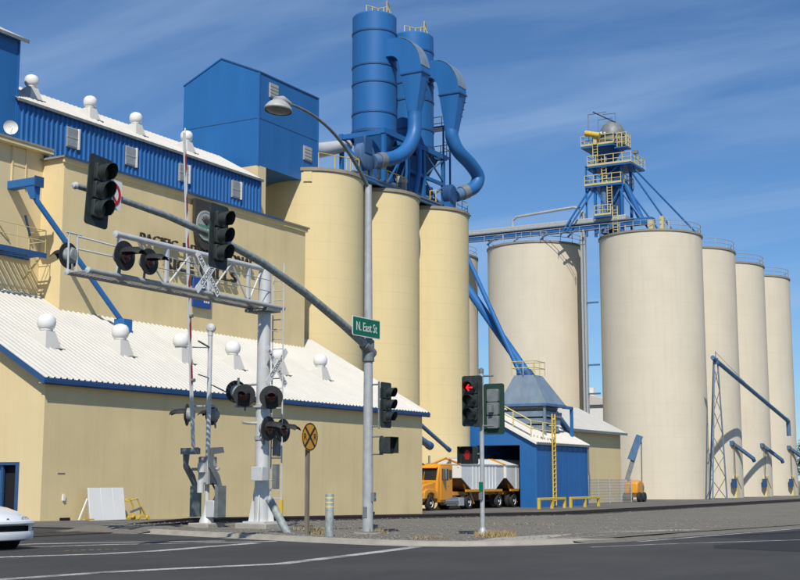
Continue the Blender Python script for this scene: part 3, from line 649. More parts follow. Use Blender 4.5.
# diagonal strut under the walkway on the third silo
# ------------------------------------------------------------------ far pale silos
GF = 'pale silos of the far block'
fx, fy, fr_, fh = 140.08, 47.78, 5.73, 28.78
far = [(0, 0, 'pale silo with the yellow work tower behind its rim, widest in view'), (1, 0, 'pale silo second along the far right row'), (2, 0, 'pale silo third along the far right row'), (3, 0, 'pale silo at the right end of the far row'),
       (0, 1, 'pale silo standing behind the blue shed and its hopper'), (0, 2, 'pale silo showing as a sliver right of the yellowish silos')]
def ring_pts(cx, cy, r, z, a0=0, a1=2 * math.pi, n=40): return [(cx + r * math.cos(a0 + (a1 - a0) * i / n), cy + r * math.sin(a0 + (a1 - a0) * i / n), z) for i in range(n + 1)]
for i, j, lb in far:
    x, y = fx + 12.42 * i, fy - .28 * i + 14.13 * j
    s = silo(x, y, fr_, fh, 'silo_w', lb, GF, n=96)
    m = M(); rp = ring_pts(x, y, fr_ - .1, fh - .02)
    for f in (1.05, .55): m.tube([(p[0], p[1], p[2] + f) for p in rp], .035, 4, cap=False)
    for p in rp[::2]: m.tube([p, (p[0], p[1], p[2] + 1.06)], .04, 4)
    obj('railing', m, 'galv', s)
    if j == 0 and i > 0:
        ax = x - 1.4; ayy = y - math.sqrt(fr_ ** 2 - 1.96)
        d = obj('door_panel', M().box(ax - .7, ax + .9, ayy - .12, ayy + .3, zg(x) - .05, 2.1), 'silo_y', s)
        obj('brace', M().beam((ax - .7, ayy - .16, 1.9), (ax - .1, ayy - .5, .6), .06), 'rust', d)
        obj('control_box', M().box(ax - 1.55, ax - .95, ayy - .25, ayy + .2, .75, 1.75), 'trim', s)
        obj('downpipe', M().tube([(ax - 1.0, ayy - .1, .8), (ax - 1.05, ayy - .15, 6.0)], .05, 6), 'rust', s)
# small spouts on the far silos
GS = 'short blue spouts on the far silos'
for k, lb in enumerate(('short blue spout on the far row, nearest the lattice mast', 'short blue spout on the far row, second from the lattice mast', 'short blue spout at the right end of the far row')):
    x = fx + 12.42 * (k + 1) - 2.1; y = fy - .28 * (k + 1) - 5.3
    s = thing('silo_spout', lb, 'spout', (x, y, 5.8), GS)
    obj('flange', M().box(x - .4, x + .05, y - .25, y + .6, 5.6, 6.1), 'blue_g', s)
    obj('trough', M().beam((x - .2, y - .1, 5.85), (x + 2.9, y - 1.7, 4.05), .36, .32), 'blue_g', s)
    obj('end_lip', M().tube([(x + 2.8, y - 1.65, 4.1), (x + 3.0, y - 1.75, 3.75)], .22, 8), 'trim', s)
# lattice mast with the long blue pipe
lm = thing('lattice_mast', 'grey steel lattice mast standing before the far silos', 'mast', (137.4, 40, -.45))
top = Vector((137.6, 40.0, 14.6)); feet = [Vector((134.7, 40.0, -.47)), Vector((140.0, 40.0, -.47)), Vector((137.0, 41.0, -.47))]
heads = [top + Vector((-.2, .1, 0)), top + Vector((.25, -.1, 0)), top + Vector((.1, .25, 0))]
for f, h in zip(feet, heads): obj('leg', M().tube([f, h], .09, 6), 'blue_gr', lm)
for k in range(6):
    t0, t1 = k / 6.5, (k + 1) / 6.5
    for i in range(3):
        a, c = (i, (i + 1) % 3) if k % 2 == 0 else ((i + 1) % 3, i)
        obj('brace', M().tube([feet[a].lerp(heads[a], t0), feet[c].lerp(heads[c], t1)], .04, 5), 'rust' if i == 0 else 'blue_gr', lm)
lp = thing('overhead_pipe', 'long blue pipe sloping down past the far silos to open end', 'pipe', (150, 40, 9))
obj('pipe', M().tube([(136.6, 40.05, 14.55), (137.6, 40.0, 14.3), (163.6, 38.9, 8.9)], .24, 10), 'blue_g', lp)
obj('elbow', M().tube([(163.4, 38.9, 8.95), (164.0, 38.9, 8.8), (164.1, 38.9, 8.2), (164.1, 38.9, 7.0)], .27, 10), 'blue_g', lp)
obj('stay_cable', M().tube([(137.6, 40, 15.2), (150, 39.5, 11.9)], .025, 4), 'galv_d', lp)
obj('stay_post', M().tube([(137.6, 40, 14.3), (137.6, 40, 15.3)], .05, 5), 'blue_g', lp)
obj('saddle', M().box(137.3, 137.9, 39.75, 40.25, 13.9, 14.3), 'blue_g', lp)

# ------------------------------------------------------------------ blue cyclones on the near silos
GC = 'blue cyclone filters on the near silos'
def cyclone(cx, cy, r, z0, z1, lb):
    c = thing('cyclone_filter', lb, 'cyclone', (cx, cy, z0), GC)
    sh_ = obj('shell', M().lathe([(r, z0), (r, z1 - .12), (r - .10, z1), (.01, z1 + .12)], (cx, cy, 0), 56, cap=False), 'blue', c)
    obj('cone', M().lathe([(r - .02, z0 + .02), (r * .45, z0 - 2.6), (r * .25, z0 - 3.0)], (cx, cy, 0), 40, cap=False), 'blue', c)
    H = z1 - z0
    for f in (.165, .415, .56, .845): obj('band', M().lathe([(r, z0 + H * f - .07), (r + .045, z0 + H * f - .06), (r + .045, z0 + H * f + .06), (r, z0 + H * f + .07)], (cx, cy, 0), 56, cap=False), 'trim', c)
    obj('skirt', M().lathe([(r + .02, z0), (r + .08, z0 + .02), (r + .08, z0 + .22), (r + .02, z0 + .24)], (cx, cy, 0), 56, cap=False), 'trim', c)
    lx, ly = cx + r * .78, cy - r * .62 + .9
    obj('ladder', ladder((cx + r + .18, cy - .1, z0 - 2), (cx + r + .18, cy - .1, z1 + 1.0), (0, 1, 0), .5), 'yellow_p', c)
    m = M()
    for k in range(9):
        zc = z0 + .6 + k * .95; m.tube([(cx + r + .18 + .42 * math.sin(math.pi * q / 6) * 1.4, cy - .1 - .36 * math.cos(math.pi * q / 6), zc) for q in range(7)], .018, 4)
    obj('ladder_cage', m, 'yellow_p', c)
    m = rail_run(M(), [(cx + .3, cy - .9, z1), (cx + 1.35, cy - .5, z1), (cx + 1.35, cy + .5, z1), (cx + .3, cy + .9, z1)], 1.25, .045, .6)
    obj('top_railing', m, 'yellow_p', c)
    return c
cyclone(80.5, 48.5, 1.66, 26.85, 36.05, 'nearer blue cylinder with dark bands, highest on the silos')
cyclone(86.15, 48.4, 1.66, 26.9, 36.2, 'farther blue cylinder partly hidden behind the first one')
GD = 'bent blue exhaust ducts'
def duct(cx, cy, dz, lb, pipe, tube_r=.52):
    d = thing('exhaust_duct', lb, 'duct', (cx, cy - 3, 28), GD)
    x0, x1 = cx - .62, cx + .62; Z = 33.2 + dz; y = cy - 1.45     # leaves the cylinder towards -y
    m = M()
    outer = [(p.y, p.z) for p in bez((0, y - .5, Z + .72), (0, y - 1.9, Z + .70), (0, y - 2.95, Z - .2), (0, y - 3.05, Z - 2.2), 12)]
    inner = [(p.y, p.z) for p in bez((0, y - .35, Z - .62), (0, y - .9, Z - .66), (0, y - 1.2, Z - 1.0), (0, y - 1.3, Z - 2.2), 8)]
    prof = [(y + .9, Z + .72), (y + .9, Z - .62)] + inner + outer[::-1]
    el = obj('elbow_box', m.prism(prof, 'x', x0, x1), 'blue', d, smooth=.5)
    obj('sunlit_faded_top', M().prism([(a_, b_ + .02) for a_, b_ in outer[2:-1]] + [(a_ - .03, b_ + .05) for a_, b_ in outer[2:-1]][::-1], 'x', x0 - .03, x1 + .03), 'blue_gr', el)  # lighter strip: faded paint plus sunlight put into the colour
    obj('seam', M().box(x0 - .05, x1 + .05, y - 3.1, y - 1.25, Z - 2.24, Z - 2.14), 'trim', el)
    yc = y - 2.25
    hp = M(); lo = []; hi = []
    for k in range(24):
        t = 2 * math.pi * k / 24; lo.append((cx + tube_r * math.cos(t), yc + .15 + tube_r * math.sin(t), Z - 5.0))
        c_, s_ = math.cos(t), math.sin(t); q = max(abs(c_), abs(s_)); hi.append((cx + .61 * c_ / q, y - 2.175 + .86 * s_ / q, Z - 2.2))
    hp.add(lo + hi, [(i, (i + 1) % 24, 24 + (i + 1) % 24, 24 + i) for i in range(24)])
    h = obj('reducer', hp, 'blue', d, smooth=.5)
    for k in range(3): zc = Z - 2.7 - k * .55; obj('louvre', M().box(cx + .30, cx + .66 - k * .05, y - 3.0 + k * .12, y - 2.4, zc - .03, zc + .03), 'trim', h)
    pts = [Vector((cx, yc + .15, Z - 4.85)), Vector((cx, yc + .14, Z - 5.5))] + [Vector(p) for p in pipe]
    sm = []
    for i in range(len(pts) - 1):
        p0, p1, p2, p3 = pts[max(i - 1, 0)], pts[i], pts[i + 1], pts[min(i + 2, len(pts) - 1)]
        for k in range(8):
            t = k / 8; sm.append(.5 * ((2 * p1) + (p2 - p0) * t + (2 * p0 - 5 * p1 + 4 * p2 - p3) * t * t + (3 * p1 - p0 - 3 * p2 + p3) * t ** 3))
    sm.append(pts[-1])
    obj('pipe', M().tube(sm, tube_r, 22), 'blue', d)
    dirv = (sm[-1] - sm[-3]).normalized()
    obj('joint_sleeve', M().tube([sm[-1] - dirv * .5, sm[-1] + dirv * .1], tube_r + .04, 22), 'galv_d', d)
    obj('outlet_stub', M().tube([sm[-1] + dirv * .1, sm[-1] + dirv * .7], tube_r - .03, 22), 'blue_g', d)
    return d
duct(80.3, 48.5, -.05, 'nearer blue duct bending from cylinder down to the left', [(80.1, 44.9, 26.4), (79.2, 45.0, 25.1), (78.0, 45.3, 24.3), (76.3, 45.6, 23.75)])
duct(86.0, 48.4, -.15, 'farther blue duct hanging in an S bend at the right', [(86.5, 44.6, 26.6), (87.9, 44.25, 25.8), (88.9, 44.1, 25.0), (88.5, 44.25, 24.1), (87.5, 44.75, 23.5)])
# support frame, fans, walkway
sf = thing('steel_support_structure', 'blue steel frame carrying the cyclones above the cream silos', 'steel frame', (82, 47, 22.3))
for y in (46.6, 50.2):
    for x in (78.7, 82.2, 84.6, 87.8): obj('column', M().box(x - .13, x + .13, y - .13, y + .13, 22.1, 26.7), 'blue', sf)
    obj('top_beam', M().box(78.5, 88.2, y - .16, y + .16, 26.42, 26.8), 'blue', sf)
    obj('mid_beam', M().box(82.2, 88.0, y - .1, y + .1, 24.3, 24.55), 'blue', sf)
for x in (78.7, 82.2, 84.6, 87.8): obj('cross_beam', M().box(x - .12, x + .12, 46.6, 50.2, 26.4, 26.75), 'blue', sf)
for a, c in (((78.7, 22.3), (82.2, 26.4)), ((84.6, 22.3), (87.8, 24.3)), ((84.6, 24.5), (87.8, 26.4)), ((87.8, 22.3), (84.6, 24.3)), ((87.8, 24.6), (84.6, 26.4))):
    obj('brace', M().beam((a[0], 46.55, a[1]), (c[0], 46.55, c[1]), .11), 'blue_g' if a[0] > 84 else 'blue', sf)
obj('machine_box', M().box(82.6, 84.3, 46.9, 49.8, 22.1, 25.9), 'trim', sf)
obj('machine_box', M().box(85.0, 87.4, 47.3, 49.8, 22.1, 24.2), 'trim', sf)
obj('end_brace', M().beam((78.65, 46.6, 22.3), (78.65, 50.2, 26.4), .12), 'blue', sf); obj('machine_box', M().box(79.2, 81.4, 47.4, 49.8, 22.1, 24.0), 'trim', sf)
for z, x, rr in ((29.3, 88.2, 'yellow_p'), (26.85, 88.0, 'yellow_p')):
    pf = obj('side_platform', M().box(x - .1, x + 1.1, 46.6, 48.4, z - .12, z), 'blue', sf); obj('platform_rail', rail_run(M(), [(x, 46.65, z), (x + 1.05, 46.65, z), (x + 1.05, 48.3, z)], 1.1, .04, .7), rr, pf)
for x in (88.0, 89.1): obj('platform_post', M().box(x - .06, x + .06, 46.6, 46.72, 22.3, 29.2), 'blue', sf)
obj('dust_hopper', M().add([(84.8, 46.9, 26.4), (87.6, 46.9, 26.4), (87.6, 49.9, 26.4), (84.8, 49.9, 26.4), (85.9, 48.0, 23.6), (86.5, 48.0, 23.6), (86.5, 48.6, 23.6), (85.9, 48.6, 23.6)], [(0, 1, 5, 4), (1, 2, 6, 5), (2, 3, 7, 6), (3, 0, 4, 7)]), 'trim', sf)
obj('screw_conveyor', M().tube([(79.0, 46.9, 22.9), (88.0, 46.9, 22.9)], .28, 12), 'blue_g', sf)
obj('drop_pipe', M().tube([(83.4, 46.3, 26.3), (83.2, 46.2, 24.4), (82.2, 46.0, 22.5)], .2, 10), 'blue', sf)
fn = thing('blower_fan', 'blue blower housing on silo top at the end of duct', 'blower', (75.0, 45.9, 22.1))
obj('volute', M().lathe([(.01, -.35), (.85, -.35), (1.0, -.25), (1.0, .25), (.85, .35), (.01, .35)], (74.9, 45.9, 23.8), 28, 'y', cap=False), 'blue_g', fn)
obj('inlet_box', M().box(74.3, 75.3, 45.5, 46.4, 23.9, 25.1), 'trim', fn, bevel=.04)
for x in (74.3, 75.5): obj('stand', M().beam((x, 45.9, 22.0), (x, 45.9, 23.6), .18), 'blue', fn)
obj('base_frame', M().box(73.8, 76.0, 45.5, 46.3, 22.02, 22.2), 'blue', fn)
f2 = thing('blower_fan', 'grey-blue blower housing beside the far duct outlet', 'blower', (86.2, 45.2, 22.1))
obj('volute', M().lathe([(.01, -.38), (.62, -.38), (.78, -.25), (.78, .25), (.62, .38), (.01, .38)], (86.35, 45.25, 23.2), 28, 'y', cap=False), 'trim', f2)
obj('stand', M().box(85.85, 86.85, 45.0, 45.5, 22.02, 22.7), 'blue', f2)
wk = thing('silo_walkway', 'walkway with yellow handrails along the cream silo tops', 'walkway', (81, 45, 22.2))
wy_ = 45.85
m = M(); m.box(73.2, 90.6, wy_ - .1, wy_ + .1, 22.1, 22.42); m.box(73.2, 90.6, wy_ + 1.2, wy_ + 1.35, 22.12, 22.42); obj('edge_beam', m, 'blue_g', wk)
obj('edge_channel', M().box(73.2, 90.8, wy_ - .16, wy_ - .1, 22.34, 22.44), 'galv_d', wk)
obj('deck', M().box(73.2, 90.6, wy_ + .1, wy_ + 1.2, 22.31, 22.38), 'galv_d', wk)
for x0, x1 in ((73.3, 75.2), (76.6, 80.6), (85.2, 88.2)): obj('handrail', rail_run(M(), [(x0, wy_ + .5, 22.4), (x0, wy_, 22.4), (x1, wy_, 22.4), (x1, wy_ + .6, 22.4)], 1.0, .04, 1.4, (1.0,)), 'yellow', wk)
obj('handrail', rail_run(M(), [(88.6, wy_, 22.4), (90.5, wy_, 22.4), (90.5, wy_ + 1.2, 22.4)], 1.0, .03, 1.0), 'galv', wk)
obj('antenna', M().tube([(89.6, wy_ + .5, 22.4), (89.4, wy_ + .5, 24.2)], .03, 5), 'galv', wk)
obj('handrail', rail_run(M(), [(70.2, 46.6, 22.1), (72.6, 45.6, 22.1), (73.2, 45.3, 22.1)], 1.0, .035, 1.4, (1.0,)), 'yellow', wk)
obj('motor', M().lathe([(.01, -.5), (.26, -.48), (.3, -.3), (.3, .35), (.2, .5), (.01, .5)], (80.9, wy_ + .5, 23.35), 16, 'x', cap=False), 'alu_d', wk)
obj('motor_stand', M().box(80.5, 81.3, wy_ + .3, wy_ + .7, 22.38, 23.1), 'galv_d', wk)
sv = thing('silver_duct', 'silver round duct between the blue tower and cyclone frame', 'duct', (75, 50.3, 24.8)); obj('tube', M().tube([(71.4, 50.3, 24.1), (75.9, 50.3, 25.0), (79.6, 50.3, 26.2)], [.62, .55, .45], 18), 'alu', sv)

# ------------------------------------------------------------------ conveyor bridge and work tower on the far silos
br = thing('conveyor_bridge', 'long grey and blue conveyor gallery crossing the far silo tops', 'conveyor', (136, 58, 29))
bx, by0, by1 = 136.2, 46.0, 90.0
obj('cover', M().box(bx - .7, bx + .7, by0 + 3, by1, 30.30, 30.85), 'galv', br, bevel=.05)
obj('trough', M().box(bx - .6, bx + .6, by0, by1, 29.65, 30.30), 'blue', br)
obj('side_rail', M().box(bx - .85, bx - .7, by0 + 2, by1, 30.22, 30.34), 'galv_d', br)
for y in range(44, 90, 5): obj('support', M().box(bx - .62, bx - .48, y, y + .16, 28.7, 29.65), 'galv', br); 
obj('handrail', rail_run(M(), [(bx - 1.5, 47, 28.85), (bx - 1.5, 78, 28.85)], 1.0, .035, 2.4), 'galv', br)
for k in range(8):
    y = 51.5 + k * 3.4; obj('hanger', M().beam((bx - .75, y, 29.7), (bx - .75, y + 1.0, 28.9), .16), 'blue_g', br)
lg = thing('elevator_leg', 'thin grey elevator leg rising between the two far silo rows', 'elevator leg', (136, 54.2, -.45))
for dy_ in (-.17, .17): obj('casing', M().box(135.8, 136.2, 54.25 + dy_ - .11, 54.25 + dy_ + .11, -.5, 31.6), 'galv', lg)
for z in (11.0, 14.2, 21.2): obj('tie_bar', M().box(135.9, 136.1, 52.6, 54.0, z, z + .18), 'blue_g', lg)
obj('bent_pipe', M().tube([(136, 54.25, 31.5), (136, 54.6, 32.2), (136, 55.4, 32.4), (136, 62.5, 32.0), (136, 63.0, 31.6), (136, 63, 30.8)], .16, 10), 'galv', lg)
hh = thing('work_tower', 'blue and yellow steel work tower with domed top above far silos', 'tower', (137.5, 50.5, 28.9))
hx, hy = 137.5, 51.1
for sx in (-1, 1):
    for sy in (-1, 1): obj('column', M().box(hx + sx * 1.5 - .14, hx + sx * 1.5 + .14, hy + sy * 1.6 - .14, hy + sy * 1.6 + .14, 28.7, 37.25), 'blue', hh)
def deck(z, x0, x1, y0, y1, mat_r, name='platform'):
    p = obj(name, M().box(x0, x1, y0, y1, z - .22, z), 'blue', hh)
    obj('handrail', rail_run(M(), [(x0, y0, z), (x1, y0, z), (x1, y1, z), (x0, y1, z), (x0, y0, z)], 1.15, .05, 1.1), mat_r, p)
    obj('kick_plate', M().box(x0 - .03, x0 + .03, y0, y1, z, z + .22), mat_r, p)
    return p
deck(34.55, hx - 2.1, hx + 2.1, hy - 1.7, hy + 2.6, 'yellow_p')
deck(36.75, hx - 2.2, hx + 2.4, hy - 3.0, hy + 2.2, 'yellow_p')
deck(39.2, hx - 2.0, hx + 1.6, hy - .9, hy + 3.0, 'yellow_p')
deck(30.9, hx - 2.6, hx - 1.0, hy - .6, hy + 1.3, 'yellow_p')
obj('end_cage', rail_run(M(), [(hx - 1.6, hy - 2.3, 38.75), (hx - .4, hy - 2.3, 38.75), (hx - .4, hy - 1.2, 38.75), (hx - 1.6, hy - 1.2, 38.75), (hx - 1.6, hy - 2.3, 38.75)], 1.6, .06, .6, (1.0, .66, .33)), 'yellow_p', hh)
obj('cage_floor', M().box(hx - 1.7, hx - .3, hy - 2.4, hy - .9, 38.6, 38.75), 'blue', hh)
obj('distributor_dome', M().lathe([(1.5, 39.2), (1.5, 40.4), (1.38, 41.), (1.05, 41.6), (.55, 42.), (.01, 42.1)], (hx, hy - .05, .15), 36, cap=False), 'galv_d', hh)
obj('dome_collar', M().lathe([(1.5, 40.2), (1.62, 40.22), (1.62, 40.4), (1.5, 40.42)], (hx, hy - .05, .15), 36, cap=False), 'galv_d', hh)
for k in range(4): obj('inspection_port', M().box(hx - 1.53, hx - 1.45, hy + .2 + k * .42, hy + .4 + k * .42, 40.52, 40.7 + .1 * (k % 2)), 'white', hh)
obj('drive_motor', M().tube([(hx - 2.3, hy + 2.3, 40.65), (hx - 2.3, hy + .6, 40.15)], .32, 14), 'yellow', hh)
obj('motor_bracket', M().box(hx - 2.3, hx - 1.2, hy + 1.0, hy + 1.4, 39.2, 40.05), 'yellow_p', hh)
m = M()
for a, c in (((-.6, 2.6, 39.3), (-.6, 2.6, 43.3)), ((-.6, -.7, 39.3), (-.6, -.7, 43.)), ((-.6, 1.4, 41.1), (-.6, 1.4, 42.5)), ((-.6, -.3, 41.1), (-.6, -.3, 42.5))): m.tube([(hx + a[0], hy + a[1], a[2]), (hx + c[0], hy + c[1], c[2])], .05, 5)
m.tube([(hx - .6, hy + 2.6, 43.25), (hx - .6, hy + .4, 43.3)], .05, 5); m.tube([(hx - .6, hy - .7, 43.), (hx - .6, hy + .8, 43.05)], .05, 5); m.tube([(hx - .6, hy - .3, 42.5), (hx - .6, hy + 1.4, 42.5)], .05, 5)
obj('hoist_frame', m, 'galv_d', hh)
obj('hoist_boom', M().beam((hx - .6, hy + 2.0, 43.5), (hx - .6, hy - .7, 41.9), .12), 'black', hh)
obj('core_leg', M().box(hx - .5, hx + .5, hy - .1, hy + 1.0, 28.7, 39.1), 'blue', hh)
obj('core_leg', M().box(hx - 1.2, hx - .4, hy - 1.2, hy - .5, 28.7, 36.85), 'trim', hh)
obj('hopper', M().lathe([(.9, 35.75), (.9, 35.05), (.3, 32.8), (.28, 31)], (hx - .6, hy + .4, 0), 20, cap=False), 'blue_g', hh)
obj('upper_hopper', M().lathe([(1.9, 39.1), (1.2, 37.85), (.5, 37.05)], (hx, hy + .7, 0), 24, cap=False), 'trim', hh)
for pts in (((-1.5, 1.6, 34.35), (-3.0, 4.6, 29.3)), ((-1.5, 2.2, 34.35), (-2.5, 5.6, 29.0)), ((-1.0, -2.2, 36.45), (1.0, -6.4, 29.2)), ((-.4, -2.6, 36.45), (4.0, -8.5, 28.85)), ((.2, -1.6, 34.35), (1.4, -5.0, 29.0)), ((-1.6, -1.0, 34.45), (-1.2, -4.4, 29.2))):
    a, c = pts; obj('stay_pipe', M().tube([(hx + a[0], hy + a[1], a[2]), (hx + c[0], hy + c[1], c[2])], .11, 8), 'blue', hh)
for pts in (((-1.65, 1.6, 34.25), (-1.65, -1.6, 36.85)), ((-1.65, 1.6, 29.0), (-1.65, -1.6, 34.25)), ((-1.65, -1.6, 29.0), (-1.65, 1.6, 34.25)), ((-1.65, 2.5, 36.65), (-1.65, -.5, 34.45)), ((-1.65, 2.6, 28.8), (-1.65, 2.6, 36.95)), ((-1.65, 2.6, 36.85), (-1.65, -1.6, 36.85))):
    a, c = pts; obj('brace', M().beam((hx + a[0], hy + a[1], a[2]), (hx + c[0], hy + c[1], c[2]), .16), 'blue', hh)
for z0, z1, y in ((34.55, 36.75, .3), (36.75, 39.2, 1.3), (30.9, 34.55, -.3), (28.9, 30.9, -.9)): obj('ladder', ladder((hx - 2.0, hy + y, z0), (hx - 2.0, hy + y, z1 + 1), (0, 1, 0), .55, .05), 'yellow_p', hh)
obj('flood_lamp', M().box(hx - 1.2, hx - .8, hy - 3.4, hy - 2.9, 37.85, 38.2), 'galv_d', hh)
obj('flood_lamp_post', M().tube([(hx - 1.0, hy - 3.0, 36.75), (hx - 1.0, hy - 3.1, 37.95)], .04, 5), 'galv_d', hh)
obj('yellow_gearbox', M().box(hx - 2.2, hx - 1.6, hy - 5.3, hy - 4.7, 28.7, 29.9), 'yellow_p', hh)
obj('gearbox', M().box(hx - 2.2, hx - 1.8, hy - 6.5, hy - 6.1, 28.7, 30.2), 'yellow_p', hh)
obj('spout', M().tube([(hx - .5, hy - 1.5, 34.85), (hx + .2, hy - 3.4, 30)], .38, 10), 'blue', hh)
obj('spout', M().tube([(hx - 1.2, hy + .6, 34.45), (hx - 1.4, hy + .5, 29)], .45, 12), 'blue_g', hh)

# ------------------------------------------------------------------ blue truck shed with hopper
s = thing('truck_shed', 'bright blue metal shed with white roof and open truck doorway', 'shed', (94, 42, -.45))
hx0, hx1, hy0, hy1 = 89.5, 99.75, 39.8, 45.3; ez = 4.42; ss = .52
f = lambda y: ez + ss * (y - hy0)
m = M()
da, db, dt = 41.12, 44.75, 4.2
m.prism([(hy0, -.6), (da, -.6), (da, f(da)), (hy0, ez)], 'x', hx0, hx0 + .2)
m.prism([(da, dt), (db, dt), (db, f(db)), (da, f(da))], 'x', hx0, hx0 + .2)
m.prism([(db, -.6), (hy1, -.6), (hy1, f(hy1)), (db, f(db))], 'x', hx0, hx0 + .2)
obj('front_wall', m, 'blue_s', s)
obj('side_wall', M().box(hx0 + .003, hx1, hy0 - .003, hy0 + .15, -.6, ez - .02), 'blue_s', s)
obj('side_wall', M().box(hx0 + .2, hx1, hy1 - .15, hy1, -.6, f(hy1)), 'blue_s', s)
m = M(); m.prism([(hy0, -.6), (da, -.6), (da, f(da)), (hy0, ez)], 'x', hx1 - .2, hx1); m.prism([(da, dt), (hy1, dt), (hy1, f(hy1)), (da, f(da))], 'x', hx1 - .2, hx1); m.prism([(da + .001, -.6), (hy1, -.6), (hy1, dt), (da + .001, dt)], 'x', hx1 - .18, hx1 - .02)
obj('rear_wall', m, 'blue_s', s)
for k in range(9): obj('sheet_seam', M().box(hx0 + 1.1 * k + .55, hx0 + 1.1 * k + .59, hy0 - .028, hy0 - .002, -.45, ez - .05), 'blue', s)
obj('corner_trim', M().box(hx0 - .04, hx0 + .14, hy0 - .04, hy0 + .10, -.5, ez - .02), 'blue', s)
up3 = Vector((0, 1, ss)).normalized(); n3 = Vector((0, -ss, 1)).normalized()
p0 = Vector((hx0 - .2, hy0 - .15, ez - ss * .15 + .05)); L3 = (hy1 - hy0 + .15) * math.hypot(1, ss)
r_ = obj('roof', ribbed(p0, (1, 0, 0), up3, n3, hx1 - hx0 + .4, L3, .4, .05, .14), 'white_roof', s)
obj('roof_deck', M().add([p0 - n3 * .1, p0 - n3 * .1 + Vector((hx1 - hx0 + .4, 0, 0)), p0 - n3 * .1 + Vector((hx1 - hx0 + .4, 0, 0)) + up3 * L3, p0 - n3 * .1 + up3 * L3], [(0, 1, 2, 3)]), 'white_roof', r_)
m = M(); y0_ = hy0 - .15; m.prism([(y0_, ez - ss * .15 - .12), (hy1, f(hy1) - .1), (hy1, f(hy1) + .09), (y0_, ez - ss * .15 + .07)], 'x', hx0 - .25, hx0 - .2)
obj('rake_trim', m, 'white', s)
obj('eave_trim', M().box(hx0 - .23, hx1 + .22, y0_ - .06, y0_, ez - ss * .15 - .12, ez - ss * .15 + .03), 'galv_d', s)
obj('ladder', ladder((92.3, hy0 - .25, -.3), (92.3, hy0 - .25, 6.6), (1, 0, 0), .55, .06, .34), 'yellow', s)
obj('roof_handrail', rail_run(M(), [(90.0, 44.8, f(44.8) + .1), (90.0, 40.4, f(40.4) + .1), (92.6, hy0 - .2, ez + .2)], 1.2, .05, 1.6), 'yellow_p', s)
obj('downpipe', M().tube([(hx1 - .1, hy0 - .12, ez - .1), (hx1 - .1, hy0 - .12, 2.2), (hx1 + .05, hy0 - .12, 1.8), (hx1 - .05, hy0 - .12, .0)], .06, 6), 'galv_d', s)
hp = thing('receiving_hopper', 'grey-blue pyramid hopper on a blue frame above the shed roof', 'hopper', (95, 42.6, 5.5))
qx0, qx1, qy0, qy1 = 93.9, 97.4, 41.0, 44.6; zb_, zt_ = 7.55, 9.85; cx_, cy_ = 95.2, 42.9
lo = [(qx0 - .25, qy0 - .25, zb_), (qx1 + .25, qy0 - .25, zb_), (qx1 + .25, qy1 + .25, zb_), (qx0 - .25, qy1 + .25, zb_)]
hi = [(cx_ - .85, cy_ - .85, zt_), (cx_ + .85, cy_ - .85, zt_), (cx_ + .85, cy_ + .85, zt_), (cx_ - .85, cy_ + .85, zt_)]
obj('pyramid_cover', M().add(lo + hi, [(0, 1, 5, 4), (1, 2, 6, 5), (2, 3, 7, 6), (3, 0, 4, 7), (4, 5, 6, 7), (3, 2, 1, 0)]), 'blue_gr', hp)
obj('rim_beam', M().box(qx0 - .3, qx1 + .3, qy0 - .3, qy1 + .3, zb_ - .2, zb_ - .004), 'blue_g', hp)
for k in range(4):
    z = 6.95 - k * .55; g = .10 * k
    sl_ = obj('louvre_slat', M().box(qx0 + g, qx1 - g, qy0 + g, qy1 - g, z - .42, z), 'blue_gr', hp, smooth=0)
obj('lower_hopper', M().add([(qx0 + .2, qy0 + .2, 7.3), (qx1 - .2, qy0 + .2, 7.3), (qx1 - .2, qy1 - .2, 7.3), (qx0 + .2, qy1 - .2, 7.3), (95.0, 42.4, 5.0), (96.0, 42.4, 5.0), (96.0, 43.2, 5.0), (95.0, 43.2, 5.0)], [(0, 1, 5, 4), (1, 2, 6, 5), (2, 3, 7, 6), (3, 0, 4, 7)]), 'galv_d', hp)
obj('post', M().box(qx0 - .16, qx0 + .02, qy0 - .16, qy0 + .02, 4.9, zb_ - .2), 'blue_gr', hp)
obj('post', M().box(99.35, 99.55, qy0 - .1, qy0 + .12, 4.9, zb_ - .1), 'blue', hp)
obj('post', M().box(qx0 - .16, qx0 + .02, qy1 - .02, qy1 + .16, 6.9, zb_ - .2), 'blue_gr', hp)
obj('outrigger_beam', M().box(qx1 + .3, 99.55, qy0 - .1, qy0 + .12, zb_ - .25, zb_ - .03), 'blue', hp)
obj('top_railing', rail_run(M(), [(cx_ - 1, cy_ - 1, zt_), (cx_ + 1, cy_ - 1, zt_), (cx_ + 1, cy_ + 1, zt_), (cx_ - 1, cy_ + 1, zt_), (cx_ - 1, cy_ - 1, zt_)], 1.1, .035, 1.0), 'yellow_p', hp)
obj('discharge_pipe', M().tube([(98.0, 42.6, 7.9), (99.6, 42.45, 7.0), (102.6, 42.3, 5.3), (102.9, 42.3, 4.7), (102.9, 42.3, 3.4)], .27, 14), 'blue_g', hp)
GP = 'blue pipes feeding the hopper'
p = thing('feed_pipe', 'thick blue pipe slanting down from silos to the hopper', 'pipe', (96, 44, 10), GP)
obj('pipe', M().tube([(99.4, 51.4, 19.4), (96.0, 43.1, 9.75)], .36, 16), 'blue', p); obj('end_flange', M().tube([(96.15, 43.46, 10.18), (96.0, 43.1, 9.75)], .46, 16), 'trim', p)
p = thing('feed_pipe', 'thin blue pipe slanting steeply from silos to the hopper', 'pipe', (94.5, 43, 10), GP)
obj('pipe', M().tube([(99.6, 51.3, 22.5), (94.7, 43.2, 9.6)], .19, 12), 'blue', p); obj('end_flange', M().tube([(94.88, 43.5, 10.08), (94.7, 43.2, 9.6)], .27, 12), 'trim', p)
